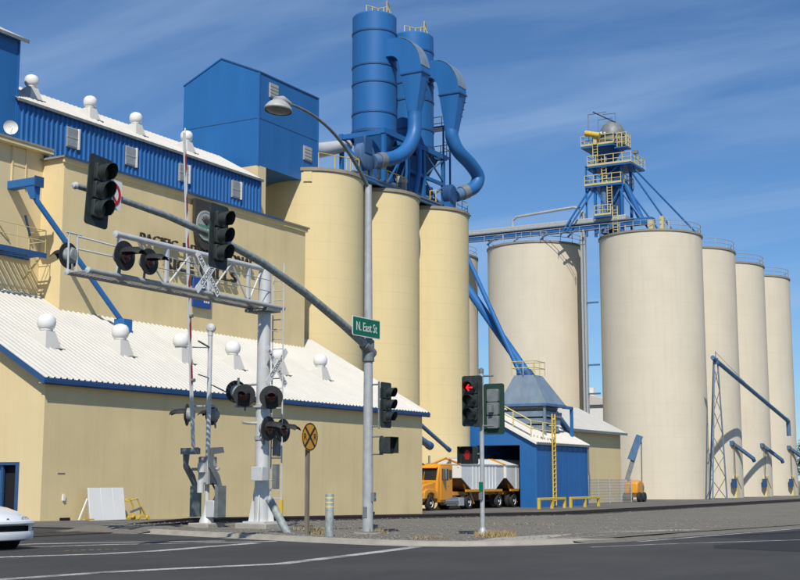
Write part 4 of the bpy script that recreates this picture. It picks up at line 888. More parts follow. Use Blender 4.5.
# the pipes start from a small transfer box on the silo side
tb = thing('transfer_box', 'blue transfer box high behind the yellowish silos', 'box', (99, 51.8, 18.8))
obj('box', M().box(98.6, 99.9, 51.1, 52.6, 18.8, 23.2), 'blue', tb, bevel=.05); obj('support', M().box(98.7, 99.3, 51.5, 52.2, -.5, 18.8), 'galv_d', tb)
# chutes that stick out behind the warehouse corner
GK = 'blue chutes beside the warehouse corner'
for pts, r, lb in ((((76.3, 42.9, 5.75), (80.4, 42.4, 3.75)), .14, 'slim blue chute poking out above the truck cab'), (((75.6, 42.9, 4.9), (78.0, 42.6, 3.95)), .24, 'stubby blue chute close to the warehouse corner')):
    c = thing('loading_chute', lb, 'chute', pts[0], GK)
    a, b_ = Vector(pts[0]), Vector(pts[1]); dd = (b_ - a).normalized()
    obj('tube', M().tube([a - dd * 3.5, b_], r, 12), 'blue_g', c); obj('lip', M().tube([b_ - dd * .1, b_ + dd * .25], r * 1.15, 12), 'trim', c)
    obj('hanger', M().tube([a + dd * 1.0, a + dd * 1.0 + Vector((0, .2, .7))], .03, 5), 'galv_d', c)
    obj('wall_bracket', M().beam(a - dd * 2.0, a - dd * 2.0 + Vector((0, 3.1, .2)), .12), 'galv_d', c)
# guard rails
GG = 'yellow guard rails before the shed'
for (x0, x1), y, lb in (((85.2, 90.0), 37.75, 'yellow guard rail left of the shed ladder'), ((91.0, 96.8), 37.75, 'yellow guard rail right of the shed ladder')):
    g = thing('guard_rail', lb, 'guard rail', ((x0 + x1) / 2, y, -.45), GG)
    obj('top_rail', M().box(x0, x1, y - .1, y + .1, .18, .36), 'yellow', g, bevel=.02)
    for x in (x0 + .1, (x0 + x1) / 2, x1 - .1): obj('post', M().box(x - .1, x + .1, y - .09, y + .09, -.5, .19), 'yellow', g)
# ------------------------------------------------------------------ beige annex, fence, white house behind
an = thing('beige_annex', 'low beige annex with white roof behind the blue shed', 'annex', (112, 46, -.45))
ax0, ax1, ay0 = 103.2, 118.7, 44.0
obj('wall', M().prism([(ay0, -.6), (53, -.6), (53, 6.0), (48.5, 8.3), (ay0, 6.0)], 'x', ax0, ax1), 'silo_y', an)
q = [(ay0 - .5, 5.88), (48.5, 8.42), (53.5, 5.88), (53.5, 6.05), (48.5, 8.6), (ay0 - .5, 6.05)]
obj('roof', M().prism(q, 'x', ax0 - .4, ax1 + .5), 'white_roof', an)
obj('eave_trim', M().box(ax0 - .4, ax1 + .5, ay0 - .56, ay0 - .5, 5.80, 6.02), 'galv_d', an)
fe = thing('wire_fence', 'grey wire mesh fence beside the beige annex', 'fence', (113, 41.5, -.45))
m = M()
for i in range(5): obj('post', M().tube([(105.5 + i * 2.8, 42.3, -.5), (105.5 + i * 2.8, 42.3, 1.75)], .05, 6), 'galv', fe)
for i in range(57): m.tube([(105.5 + i * .2, 42.3, -.4), (105.5 + i * .2, 42.3, 1.65)], .02, 3)
for i in range(9): m.tube([(105.5, 42.3, -.35 + i * .25), (116.7, 42.3, -.35 + i * .25)], .02, 3)
obj('mesh', m, 'galv', fe)
ld = thing('yellow_conveyor_loader', 'yellow wheeled loading machine with raised grey boom and blue hood', 'loader', (118, 42.4, -.45))
body = [(117.2, .35), (117.3, 1.35), (118.1, 1.6), (119.0, 1.4), (119.3, .95), (119.1, .25), (118.4, .1)]
obj('engine_housing', M().prism(body, 'y', 41.9, 43.2), 'orange', ld, bevel=.12)
obj('chassis', M().box(117.2, 119.1, 42.0, 43.1, .0, .35), 'rust', ld)
for x in (117.6, 118.8):
    for y in (41.85, 43.2): obj('wheel', M().lathe([(.12, -.15), (.42, -.15), (.47, -.08), (.47, .08), (.42, .15), (.12, .15)], (x, y, .02), 20, 'y'), 'tyre', ld)
obj('boom', M().beam((117.8, 43.1, 1.6), (118.2, 42.3, 4.4), .32, .4), 'galv_d', ld)
obj('hood', M().beam((118.0, 42.75, 3.5), (118.4, 41.95, 5.75), .65, .6), 'blue_g', ld)
obj('prop', M().tube([(118.8, 42.0, 1.3), (118.5, 41.85, 5.4)], .06, 6), 'galv_d', ld)
obj('vent_plate', M().box(118.6, 118.95, 41.86, 41.9, .7, 1.1), 'galv_d', ld)
wh = thing('white_house', 'small white building far off between the pale silos', 'building', (182, 71, -.45))
obj('wall', M().box(178, 186, 66, 76, -.7, 12.4), 'white', wh)
obj('roof', M().prism([(65.5, 12.4), (76.5, 12.4), (71, 14.0)], 'x', 177.6, 186.4), 'white_roof', wh)
obj('chimney', M().box(179, 180, 70.3, 71.2, 12.4, 15.0), 'white', wh)
sb = thing('service_box', 'blue and white cabinets on pole behind the yellowish silos', 'cabinet', (100, 50.5, 8))
obj('pole', M().box(99.7, 100.1, 51.0, 51.4, -.5, 9.6), 'galv_d', sb)
obj('blue_box', M().box(99.3, 100.5, 50.5, 51.0, 7.0, 8.6), 'trim', sb); obj('white_box', M().box(99.4, 100.2, 50.3, 50.5, 5.8, 7.2), 'white', sb); obj('yellow_motor', M().lathe([(.01, -.5), (.3, -.45), (.3, .45), (.01, .5)], (99.9, 50.8, 9.2), 12, 'x', cap=False), 'yellow_p', sb)

# ------------------------------------------------------------------ trees at the right edge
def tree(x, y, h, rad, lmat, lb, seed):
    rng = random.Random(seed); t = thing('broadleaf_tree', lb, 'tree', (x, y, -.66), 'trees beyond the far silos')
    tm = M(); z0 = -.7
    tm.tube([(x, y, z0), (x + .1, y, h * .3), (x + .2, y + .1, h * .55), (x + .1, y + .1, h * .8)], [.22, .17, .11, .04], 8); cl_ = []
    for k in range(11):
        a = rng.uniform(0, 6.28); zz_ = h * rng.uniform(.25, .6); L = rad * rng.uniform(.6, .95); e = (x + L * math.cos(a), y + L * math.sin(a), zz_ + L * rng.uniform(.3, .8))
        tm.tube([(x + .1, y, zz_), ((x + e[0]) / 2, (y + e[1]) / 2, (zz_ + e[2]) / 2 + .2), e], [.08, .05, .02], 6); cl_.append(e)
    obj('trunk', tm, 'bark', t)
    lv = M()
    for k in range(46):
        a, ph = rng.uniform(0, 6.28), rng.uniform(-1, 1); rr = rad * rng.uniform(.35, 1.0); c = (x + rr * math.cos(a) * math.sqrt(1 - ph * ph), y + rr * math.sin(a) * math.sqrt(1 - ph * ph), h * .62 + ph * h * .36)
        for q in range(60):
            g = [rng.gauss(0, .42) for _ in range(3)]; p_ = Vector((c[0] + g[0], c[1] + g[1], c[2] + g[2] * .8)); s_ = rng.uniform(.09, .2)
            a_ = Vector([rng.gauss(0, 1) for _ in range(3)]).normalized() * s_; b2 = a_.cross(Vector([rng.gauss(0, 1) for _ in range(3)])).normalized() * s_ * .6
            lv.add([p_ - a_, p_ + b2, p_ + a_, p_ - b2], [(0, 1, 2, 3)])
    obj('crown', lv, lmat, t, smooth=0)
for x, y, h, rad, lm_, lb, sd in ((197, 43.6, 7.5, 2.6, 'leaf', 'round green tree just right of the last far silo', 1), (204, 40, 6.5, 2.8, 'leaf2', 'darker bushy tree beyond the right edge of the yard', 2), (215, 46, 8.5, 3.2, 'leaf', 'taller tree far behind the last silo', 3)):
    tree(x, y, h, rad, lm_, lb, sd)

# ------------------------------------------------------------------ truck and hopper trailers
def wheel(parent, x, y, r, wdt, side, rim='white', z=None):
    z = -.42 + r if z is None else z
    o = obj('wheel', M().lathe([(r * .55, -wdt / 2), (r * .9, -wdt / 2), (r, -wdt * .32), (r, wdt * .32), (r * .9, wdt / 2), (r * .55, wdt / 2)], (x, y, z), 32, 'y', cap=False), 'tyre', parent)
    s_ = 1 if side < 0 else -1
    obj('rim', M().lathe([(r * .56, s_ * wdt * .42), (r * .5, s_ * wdt * .25), (r * .2, s_ * wdt * .15), (r * .18, s_ * wdt * .38), (.001, s_ * wdt * .38)], (x, y, z), 24, 'y', cap=False), rim, o)
    obj('hub', M().lathe([(r * .57, -wdt * .3), (r * .57, wdt * .3)], (x, y, z), 24, 'y'), 'dark', o)
    return o
tk = thing('truck_tractor', 'amber conventional truck cab peeking out past the warehouse corner', 'truck', (79, 43, -.42))
y0, y1, yc = 41.85, 44.2, 43.02
hood = [(76.0, .15), (76.0, .95), (76.25, 1.28), (78.05, 1.55), (78.05, .15)]
obj('hood', M().prism(hood, 'y', y0 + .22, y1 - .22), 'orange', tk, bevel=.1)
for sy, (a, c) in ((-1, (y0 + .02, y0 + .42)), (1, (y1 - .42, y1 - .02))):
    q = [(76.05, .35), (76.1, .85), (76.5, 1.02), (77.4, 1.02), (77.85, .8), (77.95, .35), (77.6, .35), (77.45, .68), (77.0, .78), (76.55, .68), (76.4, .35)]
    obj('fender', M().prism(q, 'y', a, c), 'orange', tk, bevel=.05)
cabp = [(78.0, .1), (78.0, 1.55), (78.28, 2.52), (78.5, 2.68), (80.1, 2.72), (80.2, 2.6), (80.2, .1)]
cb = obj('cab', M().prism(cabp, 'y', y0 + .08, y1 - .08), 'orange', tk, bevel=.06)
a = Vector((78.02, 0, 1.62)); b_ = Vector((78.25, 0, 2.42)); n_ = Vector((-.96, 0, .27)) * .04
for u0, u1 in ((y0 + .22, yc - .03), (yc + .03, y1 - .22)):
    obj('windscreen', M().add([Vector((p.x, yy, p.z)) + n_ * k for k in (-1, 1) for p, yy in ((a, u0), (a, u1), (b_, u1), (b_, u0))], [(0, 1, 2, 3), (7, 6, 5, 4), (0, 4, 5, 1), (1, 5, 6, 2), (2, 6, 7, 3), (3, 7, 4, 0)]), 'glass', cb)
for yy in (y0 + .05, y1 - .05):
    dr = obj('door', M().box(78.35, 79.55, yy - .05, yy + .05, .25, 2.5), 'orange', cb, bevel=.03)
    obj('side_window', M().box(78.48, 79.42, yy - .065, yy + .065, 1.6, 2.35), 'glass', dr); obj('handle', M().box(79.3, 79.45, yy - .08, yy + .08, 1.2, 1.26), 'chrome', dr)
obj('quarter_window', M().box(79.68, 80.02, y0 + .045, y0 + .1, 1.7, 2.3), 'glass', cb)
obj('sun_visor', M().prism([(78.12, 2.45), (78.0, 2.40), (78.0, 2.44), (78.2, 2.58)], 'y', y0 + .15, y1 - .15), 'orange', cb)
for k in range(5): obj('roof_lamp', M().box(78.5, 78.6, y0 + .4 + k * .36, y0 + .5 + k * .36, 2.66, 2.75), 'sign_y', cb)
for yy in (y0 - .22, y1 + .22):
    mr = obj('mirror', M().box(78.42, 78.52, yy - .12, yy + .12, 1.65, 2.35), 'chrome', tk, bevel=.02); obj('mirror_arm', M().tube([(78.47, yy, 2.3), (78.6, yy + (.28 if yy < yc else -.28), 2.4)], .02, 5), 'galv_d', mr)
gr_ = obj('grille', M().box(75.92, 75.99, yc - .55, yc + .55, .35, 1.0), 'dark', tk)
for k in range(5): obj('grille_bar', M().box(75.9, 75.93, yc - .52, yc + .52, .42 + k * .12, .46 + k * .12), 'chrome', gr_)
for yy in (y0 + .36, y1 - .36):
    for k in (-.13, .13): obj('headlight', M().lathe([(.11, 0), (.11, .05), (.001, .07)], (0, 0, 0), 14, 'y').xf(Matrix.Translation((75.98, yy + k, .72)) @ Matrix.Rotation(R(-90), 4, 'Z')), 'headlamp', tk)
obj('bumper', M().box(75.6, 75.85, y0 + .02, y1 - .02, -.02, .3), 'galv_d', tk, bevel=.05)
obj('bumper_mount', M().box(75.8, 76.4, y0 + .5, y1 - .5, 0, .25), 'dark', tk)
obj('frame', M().box(76.2, 83.4, yc - .45, yc + .45, .1, .38), 'rust', tk)
for yy in (y0 - .02, y1 + .02):
    obj('fuel_tank', M().tube([(79.0, yy + (.3 if yy < yc else -.3), .2), (80.9, yy + (.3 if yy < yc else -.3), .2)], .3, 18), 'chrome', tk)
    obj('tank_step', M().box(79.2, 80.6, yy - .04, yy + .06, -.12, -.04), 'galv_d', tk)
obj('battery_box', M().box(81.0, 81.7, y0 - .02, y0 + .5, -.15, .4), 'alu_d', tk)
for yy in (y0 + .15, y1 - .15): wheel(tk, 77.0, yy, .50, .3, -1 if yy < yc else 1, 'white')
for yy in (y0 + .14, y0 + .48, y1 - .48, y1 - .14): wheel(tk, 82.6, yy, .50, .27, -1 if yy < yc else 1, 'white')
obj('exhaust_stack', M().tube([(80.35, y1 - .35, .4), (80.35, y1 - .35, 3.3)], .08, 10), 'chrome', tk)
GT = 'hopper trailers behind the amber truck'
def trailer(x0, L, lb, axle):
    t = thing('hopper_trailer', lb, 'trailer', (x0 + L / 2, yc, -.42), GT)
    ya, yb = y0 - .02, y1 + .02; zt, zm, zl = 2.62, 1.75, .95
    m = M()      # tapered hopper: full length at the top, shorter below
    lo_ = [(x0 + L * .24, ya + .02, zl), (x0 + L * .80, ya + .02, zl), (x0 + L * .80, yb - .02, zl), (x0 + L * .24, yb - .02, zl)]
    for side, yy in ((-1, ya), (1, yb)):
        pn = obj('side_panel', M().prism([(x0, zt), (x0, zm), (x0 + L * .22, zl), (x0 + L * .80, zl), (x0 + L, zm), (x0 + L, zt)], 'y', yy - .02, yy + .02), 'hopper', t)
        for k in range(8):
            xx = x0 + L * (.24 + .078 * k); obj('rib', M().box(xx, xx + .05, yy + side * .065 - .03, yy + side * .065 + .03, zl + .02, zt - .05), 'hopper', pn)
        obj('top_rail', M().box(x0 - .04, x0 + L + .04, yy - .06, yy + .06, zt, zt + .09), 'alu_d', pn)
        obj('lower_rail', M().box(x0 + L * .1, x0 + L * .95, yy - .07, yy + .07, zl - .16, zl), 'orange', pn)
    for xa, xb in ((x0, x0 + L * .22), (x0 + L, x0 + L * .80)):
        obj('end_wall', M().box(min(xa, xa + .03) , max(xa, xa + .03), ya + .02, yb - .02, zm, zt), 'white', t)
        obj('slope_sheet', M().add([(xa, ya + .02, zm), (xa, yb - .02, zm), (xb, yb - .02, zl), (xb, ya + .02, zl)], [(0, 1, 2, 3)]), 'rust', t)
        # tent shaped bow and front face under it
        obj('tarp_gable', M().prism([(ya, zt + .05), (yb, zt + .05), (yc, zt + .48)], 'x', min(xa, xa + .02), max(xa, xa + .02)), 'white', t)
        for yy in (ya, yb): obj('bow', M().beam((xa, yy, zt + .08), (xa, yc, zt + .52), .09), 'orange', t)
        for yy in (ya + .25, yb - .25): obj('stay', M().beam((xa + (.0 if xa == x0 else 0), yy, zt - .1), (xb + (-.4 if xa == x0 else .4), yy, zl), .09), 'orange', t)
    obj('ridge_pole', M().tube([(x0, yc, zt + .5), (x0 + L, yc, zt + .5)], .04, 6), 'alu_d', t)
    for yy, s_ in ((ya, 1), (yb, -1)):
        obj('tarp', M().add([(x0, yy, zt + .10), (x0 + L, yy, zt + .10), (x0 + L, yc, zt + .5), (x0, yc, zt + .5)], [(0, 1, 2, 3)]), 'hopper', t)
    obj('chassis', M().box(x0 + .1, x0 + L - .05, yc - .5, yc + .5, .55, .8), 'orange', t)
    obj('discharge_gate', M().add([(x0 + L * .3, ya + .4, zl), (x0 + L * .72, ya + .4, zl), (x0 + L * .72, yb - .4, zl), (x0 + L * .3, yb - .4, zl), (x0 + L * .42, yc - .4, .15), (x0 + L * .60, yc - .4, .15), (x0 + L * .60, yc + .4, .15), (x0 + L * .42, yc + .4, .15)], [(0, 1, 5, 4), (1, 2, 6, 5), (2, 3, 7, 6), (3, 0, 4, 7), (4, 5, 6, 7)]), 'rust', t)
    for yy in (ya + .3, yb - .3): obj('landing_leg', M().beam((x0 + L * .26, yy, zl - .1), (x0 + L * .36, yy, -.05), .12), 'orange', t)
    for ax_ in axle:
        obj('axle_beam', M().tube([(ax_, ya + .1, .08), (ax_, yb - .1, .08)], .07, 8), 'rust', t)
        for yy in (ya + .14, ya + .48, yb - .48, yb - .14): wheel(t, ax_, yy, .50, .27, -1 if yy < yc else 1, 'white')
        obj('hanger', M().beam((ax_, yc - .45, .1), (ax_, yc - .45, .6), .16), 'orange', t)
        obj('hanger', M().beam((ax_, yc + .45, .1), (ax_, yc + .45, .6), .16), 'orange', t)
    return t
trailer(81.3, 6.8, 'white hopper trailer with peaked cover coupled behind the amber cab', (87.4,))
trailer(88.6, 6.6, 'second hopper trailer standing half inside the shed doorway', (90.0, 94.6))

# ------------------------------------------------------------------ street furniture: signals
def rrect(w, h, r, n=5):
    pts = []
    for cx, cz, a0 in ((w / 2 - r, h / 2 - r, 0), (-w / 2 + r, h / 2 - r, 90), (-w / 2 + r, -h / 2 + r, 180), (w / 2 - r, -h / 2 + r, 270)):
        for k in range(n + 1): t = R(a0 + 90 * k / n); pts.append((cx + r * math.cos(t), cz + r * math.sin(t)))
    return pts
def visor(m, c, r, L, a0, a1, n=20, th=.006, cut=0.0):
    """open hood, axis -Y; a0..a1 in degrees (0 = +x, 90 = up); lower lip shorter by 'cut'."""
    vs_ = []
    for rr in (r, r - th):
        for j in range(n + 1):
            t = R(a0 + (a1 - a0) * j / n); s_ = math.sin(t); ln = L * (1 - cut * (1 - s_) / 2)
            for yy in (0, -ln): vs_.append((c[0] + rr * math.cos(t), c[1] + yy, c[2] + rr * s_))
    k = 2 * (n + 1); fs = []
    for j in range(n):
        fs += [(2 * j, 2 * j + 1, 2 * j + 3, 2 * j + 2), (k + 2 * j, k + 2 * j + 2, k + 2 * j + 3, k + 2 * j + 1), (2 * j + 1, k + 2 * j + 1, k + 2 * j + 3, 2 * j + 3)]
    m.add(vs_, fs); return m
def signal_head(label, loc, rz, tilt=0.0, arrow=False, back='signal', case='signal', group='three-lens traffic signal heads', scale=1.0, lit=False):
    t = thing('traffic_signal', label, 'traffic signal', loc, group, rz, local=True)
    t.rotation_euler = (0, tilt, rz); t.scale = (scale,) * 3
    obj('backplate', M().prism(rrect(.62, 1.38, .07), 'y', -.012, .012), back, t)
    for k, z in enumerate((.36, 0, -.36)):
        sec = obj('signal_section', M().prism(rrect(.345, .345, .04), 'y', -.09, .11).xf(Matrix.Translation((0, 0, z))), case, t, bevel=.01)
        lens_m = 'red_off' if 0 else 'lens_off'
        obj('lens', M().lathe([(.148, 0), (.12, .022), (.07, .038), (.001, .045)], (0, -.092, z), 24, 'y', cap=False), lens_m, sec)
        obj('visor', visor(M(), (0, -.09, z), .163, .27, -40, 220, 24, cut=.45), 'signal', sec)
        if lit and k == 0:
            m = M(); y = -.150
            m.beam((-.095, y, z), (.10, y, z), .012, .030); m.beam((-.105, y, z), (-.03, y, z + .085), .012, .030); m.beam((-.105, y, z), (-.03, y, z - .085), .012, .030)
            obj('red_arrow', m, 'red_on', sec)
    obj('rear_bracket', M().box(-.05, .05, .11, .24, -.10, .10), 'galv_d', t)
    return t
sp_ = thing('signal_mast_pole', 'tall galvanised pole with curved lamp arm and long signal mast arm', 'signal pole', (32.07, 19.5, .11))
px_, py_ = 32.07, 19.5
obj('pole', M().tube([(px_, py_, .12), (px_, py_, 5.4), (px_ - .03, py_, 10.2)], [.155, .125, .10], 24), 'galv', sp_)
obj('base_plate', M().box(px_ - .24, px_ + .24, py_ - .24, py_ + .24, .10, .16), 'galv_d', sp_)
obj('footing', M().lathe([(.42, .0), (.42, .13)], (px_, py_, 0), 24), 'concrete', sp_)
for a in (45, 135, 225, 315): obj('anchor_bolt', M().tube([(px_ + .27 * math.cos(R(a)), py_ + .27 * math.sin(R(a)), .12), (px_ + .27 * math.cos(R(a)), py_ + .27 * math.sin(R(a)), .24)], .02, 6), 'galv_d', sp_)
obj('hand_hole_cover', M().box(px_ - .165, px_ - .14, py_ - .06, py_ + .06, .55, .85), 'galv_d', sp_)
obj('hand_hole_cover', M().box(px_ - .12, px_ - .10, py_ - .05, py_ + .05, 4.5, 4.75), 'galv_d', sp_)
arm = [(px_ - .1, py_ - .02, 5.42), (30.6, py_ - .02, 5.95), (28.7, py_ - .02, 6.60), (26.8, py_ - .02, 7.12), (25.07, py_ - .02, 7.44), (23.0, py_ - .02, 7.68), (21.0, py_ - .02, 7.79), (20.05, py_ - .02, 7.80)]
obj('mast_arm', M().tube(arm, [.125, .12, .11, .10, .09, .08, .07, .065], 18), 'galv_b', sp_)
obj('arm_end_cap', M().lathe([(.001, -.09), (.06, -.07), (.085, 0), (.06, .07), (.001, .09)], (20.02, py_ - .02, 7.80), 14, 'x', cap=False), 'alu', sp_)
obj('arm_socket', M().tube([(px_ + .16, py_ - .02, 5.22), (px_ - .28, py_ - .02, 5.46)], [.17, .15], 16), 'galv_d', sp_)
obj('arm_clamp', M().lathe([(.14, 4.98), (.175, 5.0), (.175, 5.6), (.14, 5.62)], (px_, py_, 0), 20), 'galv_d', sp_)
lam = bez((px_ - .03, py_, 10.12), (30.9, py_, 11.15), (29.7, py_, 11.75), (27.85, py_, 11.62), 14)
obj('lamp_arm', M().tube(lam, [.062 - .002 * i for i in range(15)], 12), 'galv_d', sp_)
lu = obj('luminaire', M().lathe([(.36, 0), (.375, .03), (.35, .10), (.27, .20), (.17, .27), (.09, .30), (.001, .31)], (0, 0, 0), 28, cap=False).xf(Matrix.Translation((27.42, py_, 11.30)) @ Matrix.Rotation(R(4), 4, 'Y') @ Matrix.Diagonal((1.12, .95, 1.0, 1))), 'alu_d', sp_)
obj('lamp_housing', M().tube([(27.3, py_, 11.56), (27.6, py_, 11.63), (27.95, py_, 11.62)], [.10, .13, .07], 14), 'alu_d', lu)
obj('refractor', M().lathe([(.345, .03), (.30, .0), (.15, -.02), (.001, -.03)], (0, 0, 0), 28, cap=False).xf(Matrix.Translation((27.42, py_, 11.30)) @ Matrix.Rotation(R(4), 4, 'Y') @ Matrix.Diagonal((1.12, .95, 1.0, 1))), 'galv_d', lu)
signal_head('dark signal head at the far left end of the mast arm', (20.42, py_ - .30, 7.72), 0, R(4), scale=1.12)
signal_head('dark signal head midway along mast arm, near the shield sign', (24.52, py_ - .36, 7.40), 0, R(1), scale=1.13)
m = M()
# side mounted heads on the mast pole
signal_head('dark signal head bracketed low on the right of mast pole', (px_ + .02, py_ - .58, 3.72), 0, 0, scale=.94)
sb2 = thing('signal_bracket', 'dark pipe brackets holding the low signal to mast pole', 'bracket', (px_, py_ - .3, 3.7))
for z in (4.32, 3.12): obj('pipe', M().tube([(px_, py_ - .05, z), (px_, py_ - .36, z)], .024, 8), 'galv_d', sb2)
obj('riser', M().tube([(px_, py_ - .36, 3.05), (px_, py_ - .36, 4.4)], .03, 8), 'galv_d', sb2)
def ped_head(label, loc, rz, lit):
    t = thing('pedestrian_signal', label, 'pedestrian signal', loc, 'pedestrian signal boxes', rz, local=True)
    obj('housing', M().prism(rrect(.46, .47, .04), 'y', -.11, .11), 'signal', t, bevel=.015)
    obj('face', M().box(-.19, .19, -.118, -.108, -.20, .20), 'dark', t)
    m = M(); m.box(-.235, .235, -.26, -.10, .225, .237); m.box(-.240, -.228, -.26, -.10, -.22, .225); m.box(.228, .240, -.26, -.10, -.22, .225); obj('visor', m, 'signal', t)
    if lit:
        h = M(); y = -.124
        h.prism([(-.06, -.12), (.055, -.12), (.075, -.02), (.065, .03), (-.065, .03), (-.075, -.03)], 'y', y - .004, y)
        for i, (x, ln) in enumerate(((-.052, .085), (-.018, .115), (.018, .11), (.052, .08))): h.beam((x, y, .02), (x * 1.15, y, .03 + ln), .026, .006, (0, -1, 0))
        h.beam((-.06, y, -.05), (-.115, y, .02), .028, .006, (0, -1, 0)); obj('red_hand', h, 'red_dim', t)
    obj('hinge_box', M().box(-.15, .15, .11, .17, -.15, .15), 'galv_d', t)
    return t
ped_head('dark pedestrian box on the right of the mast pole', (px_ + .03, py_ - .60, 2.58), 0, False)
pb = thing('pedestrian_bracket', 'pair of pipe brackets holding the pedestrian box to mast pole', 'bracket', (px_, py_ - .3, 2.5))
for z in (2.83, 2.33): obj('pipe', M().tube([(px_, py_ - .05, z), (px_ + .03, py_ - .48, z)], .022, 8), 'galv_d', pb)
bt2 = thing('push_button', 'small crosswalk button box on the mast pole', 'push button', (px_, py_ - .15, 1.2)); obj('box', M().box(px_ - .06, px_ + .06, py_ - .24, py_ - .12, 1.0, 1.25), 'galv_d', bt2); obj('button', M().lathe([(.03, 0), (.03, .02), (.001, .03)], (px_, py_ - .24, 1.1), 12, 'y'), 'chrome', bt2)
# sign by the first head
nt = thing('turn_restriction_sign', 'white square sign with red ring beside the left signal head', 'sign', (21.0, py_ - .14, 7.80), local=True); nt.rotation_euler = (0, R(3), 0)
obj('plate', M().prism(rrect(.62, .66, .04), 'y', -.006, .006), 'white', nt)
obj('red_ring', M().lathe([(.215, .0), (.215, .012), (.285, .012), (.285, .0)], (0, -.004, 0), 36, 'y'), 'red', nt)
obj('red_slash', M().beam((-.17, -.013, .17), (.17, -.013, -.17), .05, .012, (0, -1, 0)), 'red', nt)
obj('arrow', M().prism([(-.05, -.14), (.0, -.14), (.0, .05), (.06, .05), (-.03, .15), (-.12, .05), (-.05, .05)], 'y', -.010, -.002), 'black', nt)
obj('band_clamp', M().box(-.05, .05, .0, .14, -.06, .06), 'galv', nt)
# street name sign
ss_ = thing('street_name_sign', 'green street name sign reading N. East St on mast pole', 'street sign', (31.6, 19.28, 5.92), local=True)
obj('border', M().prism(rrect(1.52, .56, .04), 'y', -.004, .010), 'white', ss_); obj('panel', M().prism(rrect(1.46, .50, .03), 'y', -.008, .004), 'green', ss_)
t2 = text_mesh('N. East St', .36, .003, narrow=.80); t2.xf(Matrix.Translation((0, -.011, -.01)) @ FRONT); obj('lettering', t2, 'white', ss_, smooth=0)
for x in (-.4, .35): obj('hanger', M().box(x - .03, x + .03, .008, .16, -.12, .08), 'galv_d', ss_)
# right-hand signal post
so = thing('signal_post', 'thin grey post in gravel carrying the lit red signal', 'signal post', (32.0, 15.83, .11))
qx, qy = 32.0, 15.83
obj('post', M().tube([(qx, qy, .1), (qx, qy, 4.55)], .062, 16), 'galv', so); obj('base', M().lathe([(.16, .1), (.14, .2), (.075, .30), (.065, .34)], (qx, qy, 0), 16), 'galv', so); obj('cap', M().lathe([(.07, 4.5), (.07, 4.62), (.001, 4.66)], (qx, qy, 0), 14), 'galv_d', so)
for z in (4.42, 3.06): obj('bracket_pipe', M().tube([(qx, qy + .22, z), (qx, qy - .36, z)], .025, 8), 'galv_d', so)
obj('bracket_pipe', M().tube([(qx, qy, 2.30), (qx, qy + .2, 2.30)], .025, 8), 'galv_d', so)
signal_head('signal head with lit red left arrow facing the camera', (qx - .16, qy + .20, 3.74), R(-90), 0, lit=True)
signal_head('signal seen from its green back, right of lit arrow signal', (qx + .10, qy - .33, 3.52), R(90), 0, back='signal_g', case='galv_d')
ped_head('pedestrian box showing a dim red hand below the lit signal', (qx - .05, qy + .36, 2.27), R(-90), True)
pbx = thing('push_button', 'small green crosswalk button sign on the thin post', 'push button', (qx, qy, 1.3)); obj('plate', M().box(qx - .085, qy * 0 + qx - .065, qy - .06, qy + .06, 1.30, 1.55), 'green', pbx); obj('box', M().box(qx - .12, qx - .05, qy - .05, qy + .05, 1.08, 1.26), 'galv_d', pbx)

# ------------------------------------------------------------------ railway crossing signals
ct = thing('crossing_cantilever', 'silver railway crossing mast with truss arm reaching over the street', 'crossing mast', (34.12, 24.7, .1))
mx0, my0 = 34.12, 24.7
obj('footing', M().box(mx0 - .6, mx0 + .6, my0 - .6, my0 + .6, -.1, .26), 'concrete', ct, bevel=.03)
obj('mast', M().tube([(mx0, my0, .26), (mx0, my0, 8.45)], [.235, .205], 28), 'alu', ct)
obj('mast_cap', M().lathe([(.21, 8.45), (.15, 8.52), (.001, 8.55)], (mx0, my0, 0), 20), 'alu', ct)
obj('base_flange', M().box(mx0 - .42, mx0 + .42, my0 - .42, my0 + .42, .26, .31), 'alu', ct)
for a in (0, 90, 180, 270): obj('gusset', M().prism([(.20, .31), (.42, .31), (.39, .5), (.24, 1.35), (.20, 1.35)], 'y', -.02, .02).xf(Matrix.Translation((mx0, my0, 0)) @ Matrix.Rotation(R(a + 20), 4, 'Z')), 'alu', ct)
ya, yb, yt = my0 - .36, my0 + .40, my0 - .02; x0_, x1_ = 25.6, 34.7
for yy in (ya, yb): obj('bottom_chord', M().tube([(x0_, yy, 7.16), (x1_, yy, 7.16)], .075, 14), 'alu_d', ct)
for yy in (ya, yb): obj('chord_end', M().lathe([(.001, -.05), (.085, -.03), (.085, .03), (.001, .05)], (x0_, yy, 7.16), 14, 'x', cap=False), 'alu', ct)
obj('top_chord', M().tube([(27.0, yt, 8.40), (34.6, yt, 8.40)], .085, 14), 'alu', ct); obj('chord_end', M().lathe([(.001, -.05), (.1, -.03), (.1, .03), (.001, .05)], (27.0, yt, 8.40), 14, 'x', cap=False), 'alu', ct)
m = M()
for i in range(60): x = x0_ + .05 + i * .145; m.box(x, x + .075, ya + .05, yb - .05, 7.15, 7.18)
obj('walkway_grating', m, 'alu_d', ct)
for x in (27.15, 29.2, 31.2, 33.2): obj('vertical_post', M().box(x - .045, x + .045, yt - .05, yt + .05, 7.18, 8.36), 'alu', ct)
for a, c in ((28.0, 29.2), (30.3, 29.2), (30.3, 31.2), (32.3, 31.2), (32.3, 33.2), (33.9, 33.2)): obj('diagonal', M().tube([(a, yt, 8.34), (c, yt, 7.2)], .032, 8), 'alu', ct)
for z in (7.62, 7.98): obj('guard_rail', M().tube([(28.2, ya, z), (33.9, ya, z)], .014, 6), 'alu_d', ct)
m = M()
